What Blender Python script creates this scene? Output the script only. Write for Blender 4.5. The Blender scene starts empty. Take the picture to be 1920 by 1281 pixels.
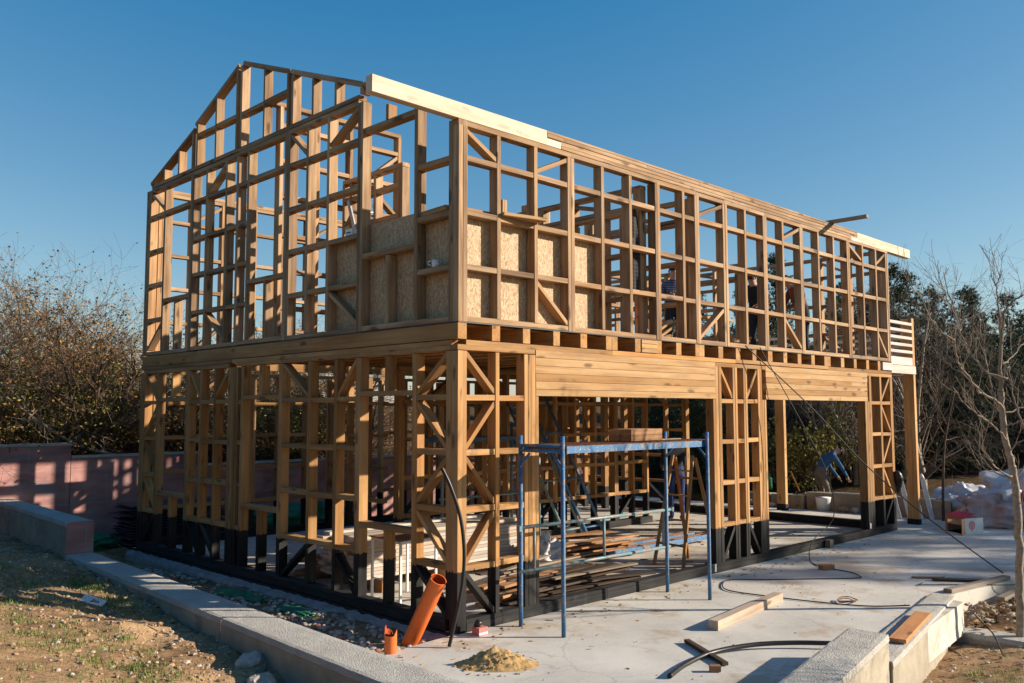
import bpy, math, random
from mathutils import Vector, Matrix, noise
R = math.radians
rnd = random.Random(7)
scn = bpy.context.scene
COL = scn.collection

# ------------------------------------------------------------------ camera
CP = Vector((-5.67068, -6.45844, 2.11499)); YAW, PIT, ROLL, FPX = 0.7890236, 0.0791584, -0.001764, 1653.863
FW = Vector((math.cos(YAW)*math.cos(PIT), math.sin(YAW)*math.cos(PIT), math.sin(PIT)))
r_ = Vector((math.sin(YAW), -math.cos(YAW), 0)); u_ = r_.cross(FW)
RT = r_*math.cos(ROLL)+u_*math.sin(ROLL); UP = -r_*math.sin(ROLL)+u_*math.cos(ROLL)
cam = bpy.data.cameras.new('camera'); camo = bpy.data.objects.new('camera', cam); COL.objects.link(camo)
m = Matrix((RT, UP, -FW)).transposed().to_4x4(); m.translation = CP; camo.matrix_world = m
cam.sensor_width = 36; cam.lens = FPX/1920*36; cam.clip_start = .05; cam.clip_end = 2000
scn.camera = camo
def depth(p): return (Vector(p)-CP).dot(FW)

# ------------------------------------------------------------------ light
SUN = Vector((1, -1, .53)).normalized()
EL = math.asin(SUN.z)
l = bpy.data.lights.new('sun', 'SUN'); l.energy = 4.8; l.angle = R(.55); l.color = (1, .88, .72)
lo = bpy.data.objects.new('sun', l); COL.objects.link(lo); lo.rotation_euler = SUN.to_track_quat('Z', 'Y').to_euler()
lo.location = (20, -20, 12)
w = bpy.data.worlds.new('World'); scn.world = w; w.use_nodes = True
nt = w.node_tree; bg = nt.nodes['Background']; sk = nt.nodes.new('ShaderNodeTexSky'); sk.sky_type = 'NISHITA'
sk.sun_disc = False; sk.sun_elevation = EL; sk.sun_rotation = R(135); sk.altitude = 100; sk.air_density = 1.0; sk.dust_density = .3; sk.ozone_density = 2.5
ga = nt.nodes.new('ShaderNodeVectorMath'); ga.operation = 'MULTIPLY_ADD'; nt.links.new(sk.outputs[0], ga.inputs[0]); ga.inputs[1].default_value = (1.30, 1.05, .74); ga.inputs[2].default_value = (-.90, .05, 1.6)
gb = nt.nodes.new('ShaderNodeVectorMath'); gb.operation = 'MAXIMUM'; nt.links.new(ga.outputs[0], gb.inputs[0]); gb.inputs[1].default_value = (.1, .3, .5)
nt.links.new(gb.outputs[0], bg.inputs[0]); bg.inputs[1].default_value = .068
scn.view_settings.view_transform = 'Standard'; scn.view_settings.look = 'None'; scn.view_settings.exposure = .83; scn.view_settings.gamma = 1
scn.cycles.max_bounces = 6; scn.cycles.diffuse_bounces = 4

# ------------------------------------------------------------------ materials
def newmat(name):
    m = bpy.data.materials.new(name); m.use_nodes = True
    return m, m.node_tree.nodes, m.node_tree.links, m.node_tree.nodes['Principled BSDF']
def ramp(n, stops):
    r = n.new('ShaderNodeValToRGB'); e = r.color_ramp.elements
    while len(e) < len(stops): e.new(.5)
    for i, (p, c) in enumerate(stops): e[i].position = p; e[i].color = (*c, 1) if len(c) == 3 else c
    return r
def noi(n, l, vec, scale, detail=4, rough=.6, dim='3D'):
    t = n.new('ShaderNodeTexNoise'); t.inputs['Scale'].default_value = scale; t.inputs['Detail'].default_value = detail; t.inputs['Roughness'].default_value = rough
    if vec is not None: l.new(vec, t.inputs['Vector'])
    return t
def math_(n, l, op, a, b=None, c=None):
    t = n.new('ShaderNodeMath'); t.operation = op
    for i, v in enumerate((a, b, c)):
        if v is None: continue
        if isinstance(v, (int, float)): t.inputs[i].default_value = v
        else: l.new(v, t.inputs[i])
    return t.outputs[0]
def mix(n, l, f, a, b, blend='MIX'):
    t = n.new('ShaderNodeMix'); t.data_type = 'RGBA'; t.blend_type = blend
    for k, v in ((0, f), (6, a), (7, b)):
        if isinstance(v, (int, float)): t.inputs[k].default_value = v
        elif isinstance(v, tuple): t.inputs[k].default_value = (*v, 1)
        else: l.new(v, t.inputs[k])
    return t.outputs[2]
def vmul(n, l, v, s):
    t = n.new('ShaderNodeVectorMath'); t.operation = 'MULTIPLY'; l.new(v, t.inputs[0]); t.inputs[1].default_value = s; return t.outputs[0]
def bump(n, l, b, h, st=.3, d=.01):
    t = n.new('ShaderNodeBump'); t.inputs['Strength'].default_value = st; t.inputs['Distance'].default_value = d
    l.new(h, t.inputs['Height']); l.new(t.outputs[0], b.inputs['Normal'])

def wood(name, dark, mid, light, dip=None, grey=.0, knots=.8, paint=None):
    m, n, l, b = newmat(name)
    at = n.new('ShaderNodeAttribute'); at.attribute_name = 'grain'
    ti = n.new('ShaderNodeAttribute'); ti.attribute_name = 'tint'
    s = vmul(n, l, at.outputs['Vector'], (1.1, 26, 26))
    a = noi(n, l, s, 1.0, 5, .62)
    s2 = vmul(n, l, at.outputs['Vector'], (.9, 4.5, 4.5)); a2 = noi(n, l, s2, 1.0, 3, .5)
    f = math_(n, l, 'ADD', math_(n, l, 'MULTIPLY', a.outputs[0], .55), math_(n, l, 'MULTIPLY', a2.outputs[0], .5))
    r = ramp(n, ((.33, dark), (.52, mid), (.72, light))); l.new(f, r.inputs[0])
    # knots: stretched voronoi cells, a small dark eye in some of them
    vo = n.new('ShaderNodeTexVoronoi'); vo.inputs['Scale'].default_value = 1
    wv = noi(n, l, vmul(n, l, at.outputs['Vector'], (9, 20, 20)), 1, 2)
    vv = n.new('ShaderNodeVectorMath'); vv.operation = 'ADD'; l.new(vmul(n, l, at.outputs['Vector'], (2.5, 8, 8)), vv.inputs[0])
    l.new(vmul(n, l, wv.outputs[1], (.25, .25, .25)), vv.inputs[1]); l.new(vv.outputs[0], vo.inputs['Vector'])
    k = ramp(n, ((.0, (1, 1, 1)), (.14, (.8, .8, .8)), (.26, (0, 0, 0)))); l.new(vo.outputs['Distance'], k.inputs[0])
    gate = math_(n, l, 'GREATER_THAN', n_sep(n, l, vo.outputs['Color']), .42)
    kf = math_(n, l, 'MULTIPLY', math_(n, l, 'MULTIPLY', k.outputs[0], gate), knots)
    c = mix(n, l, kf, r.outputs[0], tuple(x*.28 for x in dark))
    fr = math_(n, l, 'FRACT', math_(n, l, 'MULTIPLY', ti.outputs['Fac'], 41.7)); rh = ramp(n, ((0, (1.0, .88, .74)), (.3, (1, 1, 1)), (.62, (.98, .99, 1.03)), (.85, (.84, .84, .9)), (1, (1.0, .93, .84)))); l.new(fr, rh.inputs[0])
    c = mix(n, l, 1.0, c, rh.outputs[0], 'MULTIPLY')
    # stain blotches of handled timber
    bl = noi(n, l, vmul(n, l, at.outputs['Vector'], (2.2, 6, 6)), 1, 4, .7)
    br = ramp(n, ((.52, (0, 0, 0)), (.72, (1, 1, 1)))); l.new(bl.outputs[0], br.inputs[0])
    c = mix(n, l, math_(n, l, 'MULTIPLY', br.outputs[0], .35+grey), c, tuple(.55*x+.06 for x in dark))
    tv = n.new('ShaderNodeVectorMath'); tv.operation = 'SCALE'; l.new(c, tv.inputs[0]); l.new(ti.outputs['Fac'], tv.inputs['Scale'])
    c = tv.outputs[0]
    if dip is not None:      # the foot of the timber is dipped in black bitumen paint
        g = n.new('ShaderNodeNewGeometry'); sp = n.new('ShaderNodeSeparateXYZ'); l.new(g.outputs['Position'], sp.inputs[0])
        e = noi(n, l, vmul(n, l, g.outputs['Position'], (34, 34, 7)), 1, 4, .7)
        edge = math_(n, l, 'ADD', sp.outputs[2], math_(n, l, 'MULTIPLY', e.outputs[0], .12))
        on = math_(n, l, 'LESS_THAN', edge, dip+.06)
        blk = noi(n, l, s, .6, 4); bc = ramp(n, ((.35, (.006, .006, .007)), (.6, (.019, .018, .018)), (.74, (.075, .07, .066)))); l.new(blk.outputs[0], bc.inputs[0])
        c = mix(n, l, on, c, bc.outputs[0])
        ro = n.new('ShaderNodeMix'); l.new(on, ro.inputs[0]); ro.inputs[2].default_value = .8; ro.inputs[3].default_value = .5; l.new(ro.outputs[0], b.inputs['Roughness'])
    else: b.inputs['Roughness'].default_value = .78
    l.new(c, b.inputs['Base Color']); b.inputs['Specular IOR Level'].default_value = .25
    bump(n, l, b, a.outputs[0], .35, .004)
    return m
def n_sep(n, l, c):
    s = n.new('ShaderNodeSeparateColor'); l.new(c, s.inputs[0]); return s.outputs[0]

W_AGED = wood('aged_pine', (.15, .082, .04), (.38, .235, .125), (.58, .40, .235))
W_HONEY = wood('honey_pine', (.24, .115, .04), (.42, .225, .085), (.55, .325, .14), dip=.575)
W_LINTEL = wood('lintel_pine', (.28, .14, .052), (.455, .27, .115), (.57, .37, .18))
W_FRESH = wood('fresh_spruce', (.46, .38, .30), (.60, .52, .44), (.68, .61, .54), knots=.3)
W_PALE = wood('weathered_pale_timber', (.28, .19, .12), (.47, .36, .25), (.60, .48, .35), grey=.15)
W_BLACK = wood('bitumen_painted_timber', (.008, .008, .008), (.02, .019, .019), (.045, .042, .04), knots=.0)
W_DARKBOARD = wood('weathered_dark_board', (.03, .02, .014), (.075, .05, .035), (.15, .105, .07), grey=.2)
W_BROWN = wood('brown_board', (.22, .105, .05), (.40, .21, .10), (.55, .33, .18))
W_ORANGE = wood('orange_treated_board', (.36, .13, .045), (.58, .25, .09), (.68, .34, .14))
W_GREY = wood('grey_weathered_board', (.12, .095, .07), (.25, .2, .15), (.38, .31, .24), grey=.2)

def osb():
    m, n, l, b = newmat('osb_board')
    tc = n.new('ShaderNodeTexCoord')
    v = n.new('ShaderNodeTexVoronoi'); v.inputs['Scale'].default_value = 1; v.inputs['Randomness'].default_value = 1
    w1 = noi(n, l, tc.outputs['Object'], 14, 3)
    ad = n.new('ShaderNodeVectorMath'); ad.operation = 'ADD'; l.new(vmul(n, l, tc.outputs['Object'], (105, 105, 38)), ad.inputs[0]); l.new(vmul(n, l, w1.outputs[1], (5, 5, 5)), ad.inputs[1])
    l.new(ad.outputs[0], v.inputs['Vector'])
    r = ramp(n, ((0, (.27, .16, .075)), (.35, (.40, .26, .14)), (.7, (.50, .35, .2)), (1, (.58, .43, .27)))); l.new(n_sep(n, l, v.outputs['Color']), r.inputs[0])
    l.new(r.outputs[0], b.inputs['Base Color']); b.inputs['Roughness'].default_value = .7
    bump(n, l, b, v.outputs['Distance'], .4, .004)
    return m
OSB = osb()

def concrete(name, a, bcol, sc=3, rough=.9, bmp=.3, stain=None, fine=60, wf=.25, bd=.02):
    m, n, l, b = newmat(name); tc = n.new('ShaderNodeTexCoord')
    n1 = noi(n, l, tc.outputs['Object'], sc, 6, .65); n2 = noi(n, l, tc.outputs['Object'], fine, 3, .7)
    f = math_(n, l, 'ADD', math_(n, l, 'MULTIPLY', n1.outputs[0], 1-wf), math_(n, l, 'MULTIPLY', n2.outputs[0], wf))
    r = ramp(n, ((.36, a), (.62, bcol))); l.new(f, r.inputs[0]); c = r.outputs[0]
    if name == 'slab_concrete':
        for sc_, lo_, amt, colr in ((7, .60, .35, (.30, .28, .25)), (.45, .5, .28, (.36, .345, .325)), (28, .66, .5, (.25, .2, .15))):
            q_ = noi(n, l, tc.outputs['Object'], sc_, 5, .75); rq = ramp(n, ((lo_, (0, 0, 0)), (lo_+.12, (1, 1, 1)))); l.new(q_.outputs[0], rq.inputs[0]); c = mix(n, l, math_(n, l, 'MULTIPLY', rq.outputs[0], amt), c, colr)
        wv = n.new('ShaderNodeTexVoronoi'); wv.feature = 'DISTANCE_TO_EDGE'; wv.inputs['Scale'].default_value = .55; dn = noi(n, l, tc.outputs['Object'], 2, 4)
        va = n.new('ShaderNodeVectorMath'); va.operation = 'ADD'; l.new(tc.outputs['Object'], va.inputs[0]); l.new(vmul(n, l, dn.outputs[1], (.5, .5, .5)), va.inputs[1]); l.new(va.outputs[0], wv.inputs['Vector'])
        rc = ramp(n, ((.0, (1, 1, 1)), (.006, (0, 0, 0)))); l.new(wv.outputs['Distance'], rc.inputs[0]); c = mix(n, l, math_(n, l, 'MULTIPLY', rc.outputs[0], .35), c, (.2, .18, .16))
    if stain:
        n3 = noi(n, l, tc.outputs['Object'], stain[1], 5, .7); r3 = ramp(n, ((stain[2], (0, 0, 0)), (stain[2]+.1, (1, 1, 1)))); l.new(n3.outputs[0], r3.inputs[0])
        c = mix(n, l, math_(n, l, 'MULTIPLY', r3.outputs[0], stain[3]), c, stain[0])
    l.new(c, b.inputs['Base Color']); b.inputs['Roughness'].default_value = rough; b.inputs['Specular IOR Level'].default_value = .2
    bump(n, l, b, f, bmp, bd)
    return m
M_SLAB = concrete('slab_concrete', (.50, .465, .41), (.65, .61, .54), 1.1, .85, .12, ((.40, .285, .17), 1.6, .52, .6), 45, .3)
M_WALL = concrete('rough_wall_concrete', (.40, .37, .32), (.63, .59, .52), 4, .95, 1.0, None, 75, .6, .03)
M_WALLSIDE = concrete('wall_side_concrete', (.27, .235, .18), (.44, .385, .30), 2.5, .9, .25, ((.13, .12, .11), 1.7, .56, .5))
M_PLINTH = concrete('plinth_concrete', (.27, .19, .175), (.44, .33, .30), 6, .95, .9)
def pinkm():
    m, n, l, b = newmat('pink_stained_render'); tc = n.new('ShaderNodeTexCoord')
    n1 = noi(n, l, vmul(n, l, tc.outputs['Object'], (1, 1, 2.5)), 1.6, 5, .6); r = ramp(n, ((.35, (.25, .12, .11)), (.55, (.43, .21, .185)), (.7, (.50, .27, .235)))); l.new(n1.outputs[0], r.inputs[0])
    n2 = noi(n, l, vmul(n, l, tc.outputs['Object'], (.8, .8, 2.2)), 1.1, 6, .7); r2 = ramp(n, ((.56, (0, 0, 0)), (.64, (1, 1, 1)))); l.new(n2.outputs[0], r2.inputs[0])
    c = mix(n, l, math_(n, l, 'MULTIPLY', r2.outputs[0], .65), r.outputs[0], (.25, .245, .25))
    br = n.new('ShaderNodeTexBrick'); l.new(vmul(n, l, tc.outputs['Object'], (1, 1, 1)), br.inputs['Vector'])
    sw = n.new('ShaderNodeCombineXYZ'); sp = n.new('ShaderNodeSeparateXYZ'); l.new(tc.outputs['Object'], sp.inputs[0]); l.new(sp.outputs[0], sw.inputs[0]); l.new(sp.outputs[2], sw.inputs[1])
    l.new(sw.outputs[0], br.inputs['Vector']); br.inputs['Scale'].default_value = 1; br.inputs['Brick Width'].default_value = 1.25; br.inputs['Row Height'].default_value = .6; br.inputs['Mortar Size'].default_value = .008
    br.inputs['Color1'].default_value = (0, 0, 0, 1); br.inputs['Color2'].default_value = (.25, .25, .25, 1); br.inputs['Mortar'].default_value = (1, 1, 1, 1)
    c = mix(n, l, math_(n, l, 'MULTIPLY', br.outputs[0], .5), c, (.34, .32, .31))
    l.new(c, b.inputs['Base Color']); b.inputs['Roughness'].default_value = .9; bump(n, l, b, n1.outputs[0], .3, .01)
    return m
M_PINK = pinkm()
def plain(name, col, rough=.6, metal=0, var=.25, sc=12, bmp=0, spec=.4):
    m, n, l, b = newmat(name); tc = n.new('ShaderNodeTexCoord'); n1 = noi(n, l, tc.outputs['Object'], sc, 4, .6)
    r = ramp(n, ((.3, tuple(x*(1-var) for x in col)), (.7, tuple(min(1, x*(1+var)) for x in col)))); l.new(n1.outputs[0], r.inputs[0]); l.new(r.outputs[0], b.inputs['Base Color'])
    b.inputs['Roughness'].default_value = rough; b.inputs['Metallic'].default_value = metal; b.inputs['Specular IOR Level'].default_value = spec
    if bmp: bump(n, l, b, n1.outputs[0], bmp, .01)
    return m
def chipped(name, col, under, amt=.56, sc=16, rough=.45):
    m, n, l, b = newmat(name); tc = n.new('ShaderNodeTexCoord'); n1 = noi(n, l, tc.outputs['Object'], sc, 5, .75)
    r = ramp(n, ((amt, (0, 0, 0)), (amt+.05, (1, 1, 1)))); l.new(n1.outputs[0], r.inputs[0])
    n2 = noi(n, l, tc.outputs['Object'], 3, 3); c0 = mix(n, l, n2.outputs[0], tuple(x*.6 for x in col), tuple(min(1, x*1.3) for x in col))
    n3 = noi(n, l, tc.outputs['Object'], 40, 3); r3 = ramp(n, ((.62, (0, 0, 0)), (.68, (1, 1, 1)))); l.new(n3.outputs[0], r3.inputs[0])
    c = mix(n, l, r.outputs[0], c0, under); c = mix(n, l, math_(n, l, 'MULTIPLY', r3.outputs[0], .6), c, (.5, .48, .45))
    l.new(c, b.inputs['Base Color']); b.inputs['Roughness'].default_value = rough; return m
M_BLUE = chipped('chipped_blue_paint', (.032, .145, .32), (.2, .17, .145), .52, 11, .6)
M_TEAL = chipped('faded_teal_paint', (.10, .22, .26), (.27, .17, .11), .5)
M_RUST = plain('rusty_steel', (.20, .10, .055), .85, .2, .4, 30)
M_ORANGE = plain('orange_pvc', (.72, .16, .035), .38, 0, .08, 6)
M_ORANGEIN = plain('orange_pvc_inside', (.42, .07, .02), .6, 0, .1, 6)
M_RUBBER = plain('black_hose', (.015, .015, .016), .4)
M_CABLE = plain('black_cable', (.012, .012, .012), .6)
M_BARK = plain('grey_bark', (.30, .25, .19), .9, 0, .35, 25, .4)
M_BARKD = plain('dark_bark', (.085, .062, .045), .95, 0, .4, 14, .4)
M_TWIG = plain('twig_bark', (.125, .08, .05), .9, 0, .35, 9)
M_TWIGL = plain('pale_twig_bark', (.25, .2, .15), .9, 0, .3, 9)
M_WHITE = plain('white_painted_metal', (.75, .74, .72), .5, 0, .08)
M_TARP = plain('white_plastic_sheet', (.55, .53, .53), .4, 0, .12, 5, .2)
M_TARPPK = plain('pinkish_woven_sack', (.40, .30, .29), .7, 0, .15, 5, .2)
M_GREENTARP = plain('green_netting', (.02, .16, .085), .8, 0, .3, 8, .3)
M_STONE = plain('pale_stone', (.42, .35, .29), .9, 0, .35, 10, .8)
M_SAND = plain('damp_sand', (.42, .265, .11), .95, 0, .25, 30, .8)
M_ASPH = plain('dark_panel', (.03, .036, .055), .6, 0, .4)
M_CARD = plain('brown_cardboard', (.36, .21, .12), .8, 0, .1)
M_CARDW = plain('grey_printed_card', (.45, .48, .50), .6, 0, .04)
M_RED = plain('red_print', (.55, .02, .035), .5, 0, .1)
M_FADED = plain('faded_red_carton', (.5, .17, .15), .8, 0, .3, 30)
M_DGREEN = plain('dark_green_pipe', (.03, .06, .055), .5, 0, .2)
M_STEELP = plain('galvanised_plate', (.5, .5, .5), .5, .5, .15, 40)
def leafm(name, cols, tr=.25):
    m, n, l, b = newmat(name); ti = n.new('ShaderNodeAttribute'); ti.attribute_name = 'tint'
    r = ramp(n, [(i/(len(cols)-1), c) for i, c in enumerate(cols)]); l.new(ti.outputs['Fac'], r.inputs[0])
    l.new(r.outputs[0], b.inputs['Base Color']); b.inputs['Roughness'].default_value = .65
    t = n.new('ShaderNodeBsdfTranslucent'); l.new(r.outputs[0], t.inputs[0]); x = n.new('ShaderNodeMixShader'); x.inputs[0].default_value = tr
    l.new(b.outputs[0], x.inputs[1]); l.new(t.outputs[0], x.inputs[2]); l.new(x.outputs[0], n['Material Output'].inputs[0]); return m
L_AUTUMN = leafm('autumn_leaves', [(.14, .07, .025), (.34, .13, .03), (.46, .26, .05), (.2, .15, .035)])
L_YELLOW = leafm('yellow_green_leaves', [(.07, .09, .02), (.16, .17, .03), (.34, .3, .04), (.45, .33, .05)])
L_PINE = leafm('pine_needles', [(.014, .028, .012), (.03, .055, .022), (.06, .095, .035)], .1)
L_GRASS = leafm('grass_blades', [(.08, .11, .02), (.13, .2, .03), (.16, .26, .04), (.26, .24, .08)])
L_DEAD = leafm('dead_leaves', [(.12, .06, .03), (.26, .12, .06), (.4, .2, .1), (.3, .18, .12)])
def dirtm():
    m, n, l, b = newmat('dry_soil'); g = n.new('ShaderNodeNewGeometry'); P = g.outputs['Position']
    n1 = noi(n, l, P, 1.1, 7, .65); n2 = noi(n, l, P, 14, 5, .7); n3 = noi(n, l, P, 80, 3, .6)
    f = math_(n, l, 'ADD', math_(n, l, 'MULTIPLY', n1.outputs[0], .5), math_(n, l, 'ADD', math_(n, l, 'MULTIPLY', n2.outputs[0], .32), math_(n, l, 'MULTIPLY', n3.outputs[0], .18)))
    r = ramp(n, ((.36, (.10, .062, .034)), (.46, (.25, .15, .078)), (.57, (.43, .275, .145)), (.7, (.54, .375, .22)))); l.new(f, r.inputs[0])
    v = n.new('ShaderNodeTexVoronoi'); v.inputs['Scale'].default_value = 38; l.new(P, v.inputs['Vector']); rv = ramp(n, ((.16, (1, 1, 1)), (.22, (0, 0, 0)))); l.new(v.outputs['Distance'], rv.inputs[0])
    gt = math_(n, l, 'GREATER_THAN', n_sep(n, l, v.outputs['Color']), .8)
    c = mix(n, l, math_(n, l, 'MULTIPLY', rv.outputs[0], gt), r.outputs[0], (.5, .42, .33))
    # beyond the retaining wall and under the trees the soil is covered with leaf litter
    sp = n.new('ShaderNodeSeparateXYZ'); l.new(P, sp.inputs[0])
    far = math_(n, l, 'MAXIMUM', math_(n, l, 'GREATER_THAN', sp.outputs[1], 10.25), math_(n, l, 'GREATER_THAN', sp.outputs[0], 12.4))
    far = math_(n, l, 'MAXIMUM', far, math_(n, l, 'MAXIMUM', math_(n, l, 'LESS_THAN', sp.outputs[0], -7.5), math_(n, l, 'LESS_THAN', sp.outputs[1], -8.5)))  # near ground out of view darkened too, to cut light bounced onto the house
    lit = ramp(n, ((.35, (.03, .022, .012)), (.5, (.08, .048, .022)), (.65, (.15, .09, .04)))); l.new(n2.outputs[0], lit.inputs[0])
    c = mix(n, l, far, c, lit.outputs[0])
    l.new(c, b.inputs['Base Color']); b.inputs['Roughness'].default_value = .98; b.inputs['Specular IOR Level'].default_value = .1
    bump(n, l, b, f, .9, .05); return m
M_DIRT = dirtm()
def clothm(name, col, stripe=None, check=False):
    m, n, l, b = newmat(name); tc = n.new('ShaderNodeTexCoord'); n1 = noi(n, l, tc.outputs['Object'], 9, 3)
    c = mix(n, l, n1.outputs[0], tuple(x*.6 for x in col), tuple(min(1, x*1.3) for x in col))
    if stripe:
        sp = n.new('ShaderNodeSeparateXYZ'); l.new(tc.outputs['Object'], sp.inputs[0])
        f = math_(n, l, 'GREATER_THAN', math_(n, l, 'SINE', math_(n, l, 'MULTIPLY', sp.outputs[2], stripe[1])), stripe[2]); c = mix(n, l, f, c, stripe[0])
        if check:
            f = math_(n, l, 'GREATER_THAN', math_(n, l, 'SINE', math_(n, l, 'MULTIPLY', sp.outputs[0], stripe[1]*1.2)), stripe[2]); c = mix(n, l, f, c, stripe[0])
    l.new(c, b.inputs['Base Color']); b.inputs['Roughness'].default_value = .9; return m
SKIN = plain('skin', (.45, .25, .17), .6, 0, .1)

# ------------------------------------------------------------------ mesh builder
class MB:
    def __init__(s): s.v = []; s.f = []; s.g = []; s.t = []; s.mi = []; s.sm = []
    def add(s, vs, fs, gr=None, tint=1., mi=0, smooth=False):
        o = len(s.v); s.v += [tuple(v) for v in vs]; s.f += [tuple(o+i for i in f) for f in fs]
        s.g += list(gr) if gr else [tuple(v) for v in vs]
        s.t += [tint]*len(vs) if isinstance(tint, (int, float)) else list(tint)
        s.mi += [mi]*len(fs); s.sm += [smooth]*len(fs)
    def beam(s, a, b, w, h, up=(0, 0, 1), tint=None, mi=0, bev=.003):
        """timber from a to b (centre line), w across, h along up"""
        a = Vector(a); b = Vector(b); x = b-a; L = x.length; x = x/L; u = Vector(up); y = u.cross(x)
        if y.length < 1e-4: y = Vector((0, 1, 0)).cross(x)
        y.normalize(); z = x.cross(y)
        if tint is None: tint = rnd.uniform(.7, 1.15)
        off = Vector((rnd.uniform(0, 50), rnd.uniform(0, 50), rnd.uniform(0, 50)))
        q = [(-1, -1), (1, -1), (1, 1), (-1, 1)]; vs = []; gr = []
        bev = min(bev, w*.2, h*.2)
        pro = []
        for sy, sz in q:   # chamfered section, 8 points
            if sy == sz: pro += [(sy*w/2, sz*(h/2-bev)), (sy*(w/2-bev), sz*h/2)]
            else: pro += [(sy*(w/2-bev), sz*h/2), (sy*w/2, sz*(h/2-bev))]
        for k in (0, L):
            for py, pz in pro: vs.append(a+x*k+y*py+z*pz); gr.append(Vector((k, py, pz))+off)
        n = 8; fs = [(i, (i+1) % n, n+(i+1) % n, n+i) for i in range(n)] + [tuple(range(n-1, -1, -1)), tuple(range(n, 2*n))]
        s.add(vs, fs, gr, tint, mi)
    def box(s, x0, x1, y0, y1, z0, z1, tint=1., mi=0, axis=None):
        d = (x1-x0, y1-y0, z1-z0); ax = axis if axis is not None else d.index(max(d))
        vs = [(x, y, z) for x in (x0, x1) for y in (y0, y1) for z in (z0, z1)]
        off = Vector((rnd.uniform(0, 50), rnd.uniform(0, 50), rnd.uniform(0, 50)))
        def g(v):
            v = list(v); return Vector((v[ax], v[(ax+1) % 3], v[(ax+2) % 3]))+off
        s.add(vs, [(0, 1, 3, 2), (4, 6, 7, 5), (0, 4, 5, 1), (2, 3, 7, 6), (0, 2, 6, 4), (1, 5, 7, 3)], [g(v) for v in vs], tint, mi)
    def tube(s, pts, rad, n=8, cap=True, mi=0, tint=1., smooth=True):
        pts = [Vector(p) for p in pts]; 
        if isinstance(rad, (int, float)): rad = [rad]*len(pts)
        vs = []; ref = None
        for i, p in enumerate(pts):
            d = (pts[min(i+1, len(pts)-1)]-pts[max(i-1, 0)])
            if d.length < 1e-9: d = Vector((0, 0, 1))
            d.normalize()
            if ref is None: ref = d.orthogonal().normalized()
            ref = (ref-d*ref.dot(d)); 
            if ref.length < 1e-6: ref = d.orthogonal()
            ref.normalize(); y = d.cross(ref)
            for k in range(n):
                a = 2*math.pi*k/n; vs.append(p+(ref*math.cos(a)+y*math.sin(a))*rad[i])
        fs = [(i*n+k, i*n+(k+1) % n, (i+1)*n+(k+1) % n, (i+1)*n+k) for i in range(len(pts)-1) for k in range(n)]
        if cap: fs += [tuple(range(n-1, -1, -1)), tuple(range((len(pts)-1)*n, len(pts)*n))]
        s.add(vs, fs, None, tint, mi, smooth)
    def build(s, name, mats, parent=None, center=True):
        if not isinstance(mats, (list, tuple)): mats = [mats]
        me = bpy.data.meshes.new(name)
        if center:
            lo_ = [min(v[i] for v in s.v) for i in range(3)]; hi = [max(v[i] for v in s.v) for i in range(3)]
            c = Vector(((lo_[0]+hi[0])/2, (lo_[1]+hi[1])/2, lo_[2]))
        else: c = Vector((0, 0, 0))
        me.from_pydata([tuple(Vector(v)-c) for v in s.v], [], s.f)
        for mt in mats: me.materials.append(mt)
        me.polygons.foreach_set('material_index', s.mi); me.polygons.foreach_set('use_smooth', s.sm)
        a = me.attributes.new('grain', 'FLOAT_VECTOR', 'POINT'); a.data.foreach_set('vector', [x for g in s.g for x in g])
        a = me.attributes.new('tint', 'FLOAT', 'POINT'); a.data.foreach_set('value', s.t)
        me.update()
        o = bpy.data.objects.new(name, me); COL.objects.link(o)
        if parent is not None: o.parent = parent; o.location = c - wloc(parent)
        else: o.location = c
        return o
def wloc(o):
    v = Vector(o.location)
    while o.parent: o = o.parent; v += Vector(o.location)
    return v
def tag(o, label=None, cat=None, group=None, kind=None):
    if label: o['label'] = label
    if cat: o['category'] = cat
    if group: o['group'] = group
    if kind: o['kind'] = kind
    return o
def empty(name, loc, label, cat, group=None):
    o = bpy.data.objects.new(name, None); COL.objects.link(o); o.location = loc; o.empty_display_size = .1
    return tag(o, label, cat, group)
def one(name, mats, fn, label, cat, group=None, kind=None, parent=None):
    b = MB(); fn(b); return tag(b.build(name, mats, parent), label, cat, group, kind)
def copy_tree(o, parent=None):
    c = o.copy(); COL.objects.link(c); c.parent = parent
    for ch in [x for x in bpy.data.objects if x.parent == o]: copy_tree(ch, c)
    return c

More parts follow.
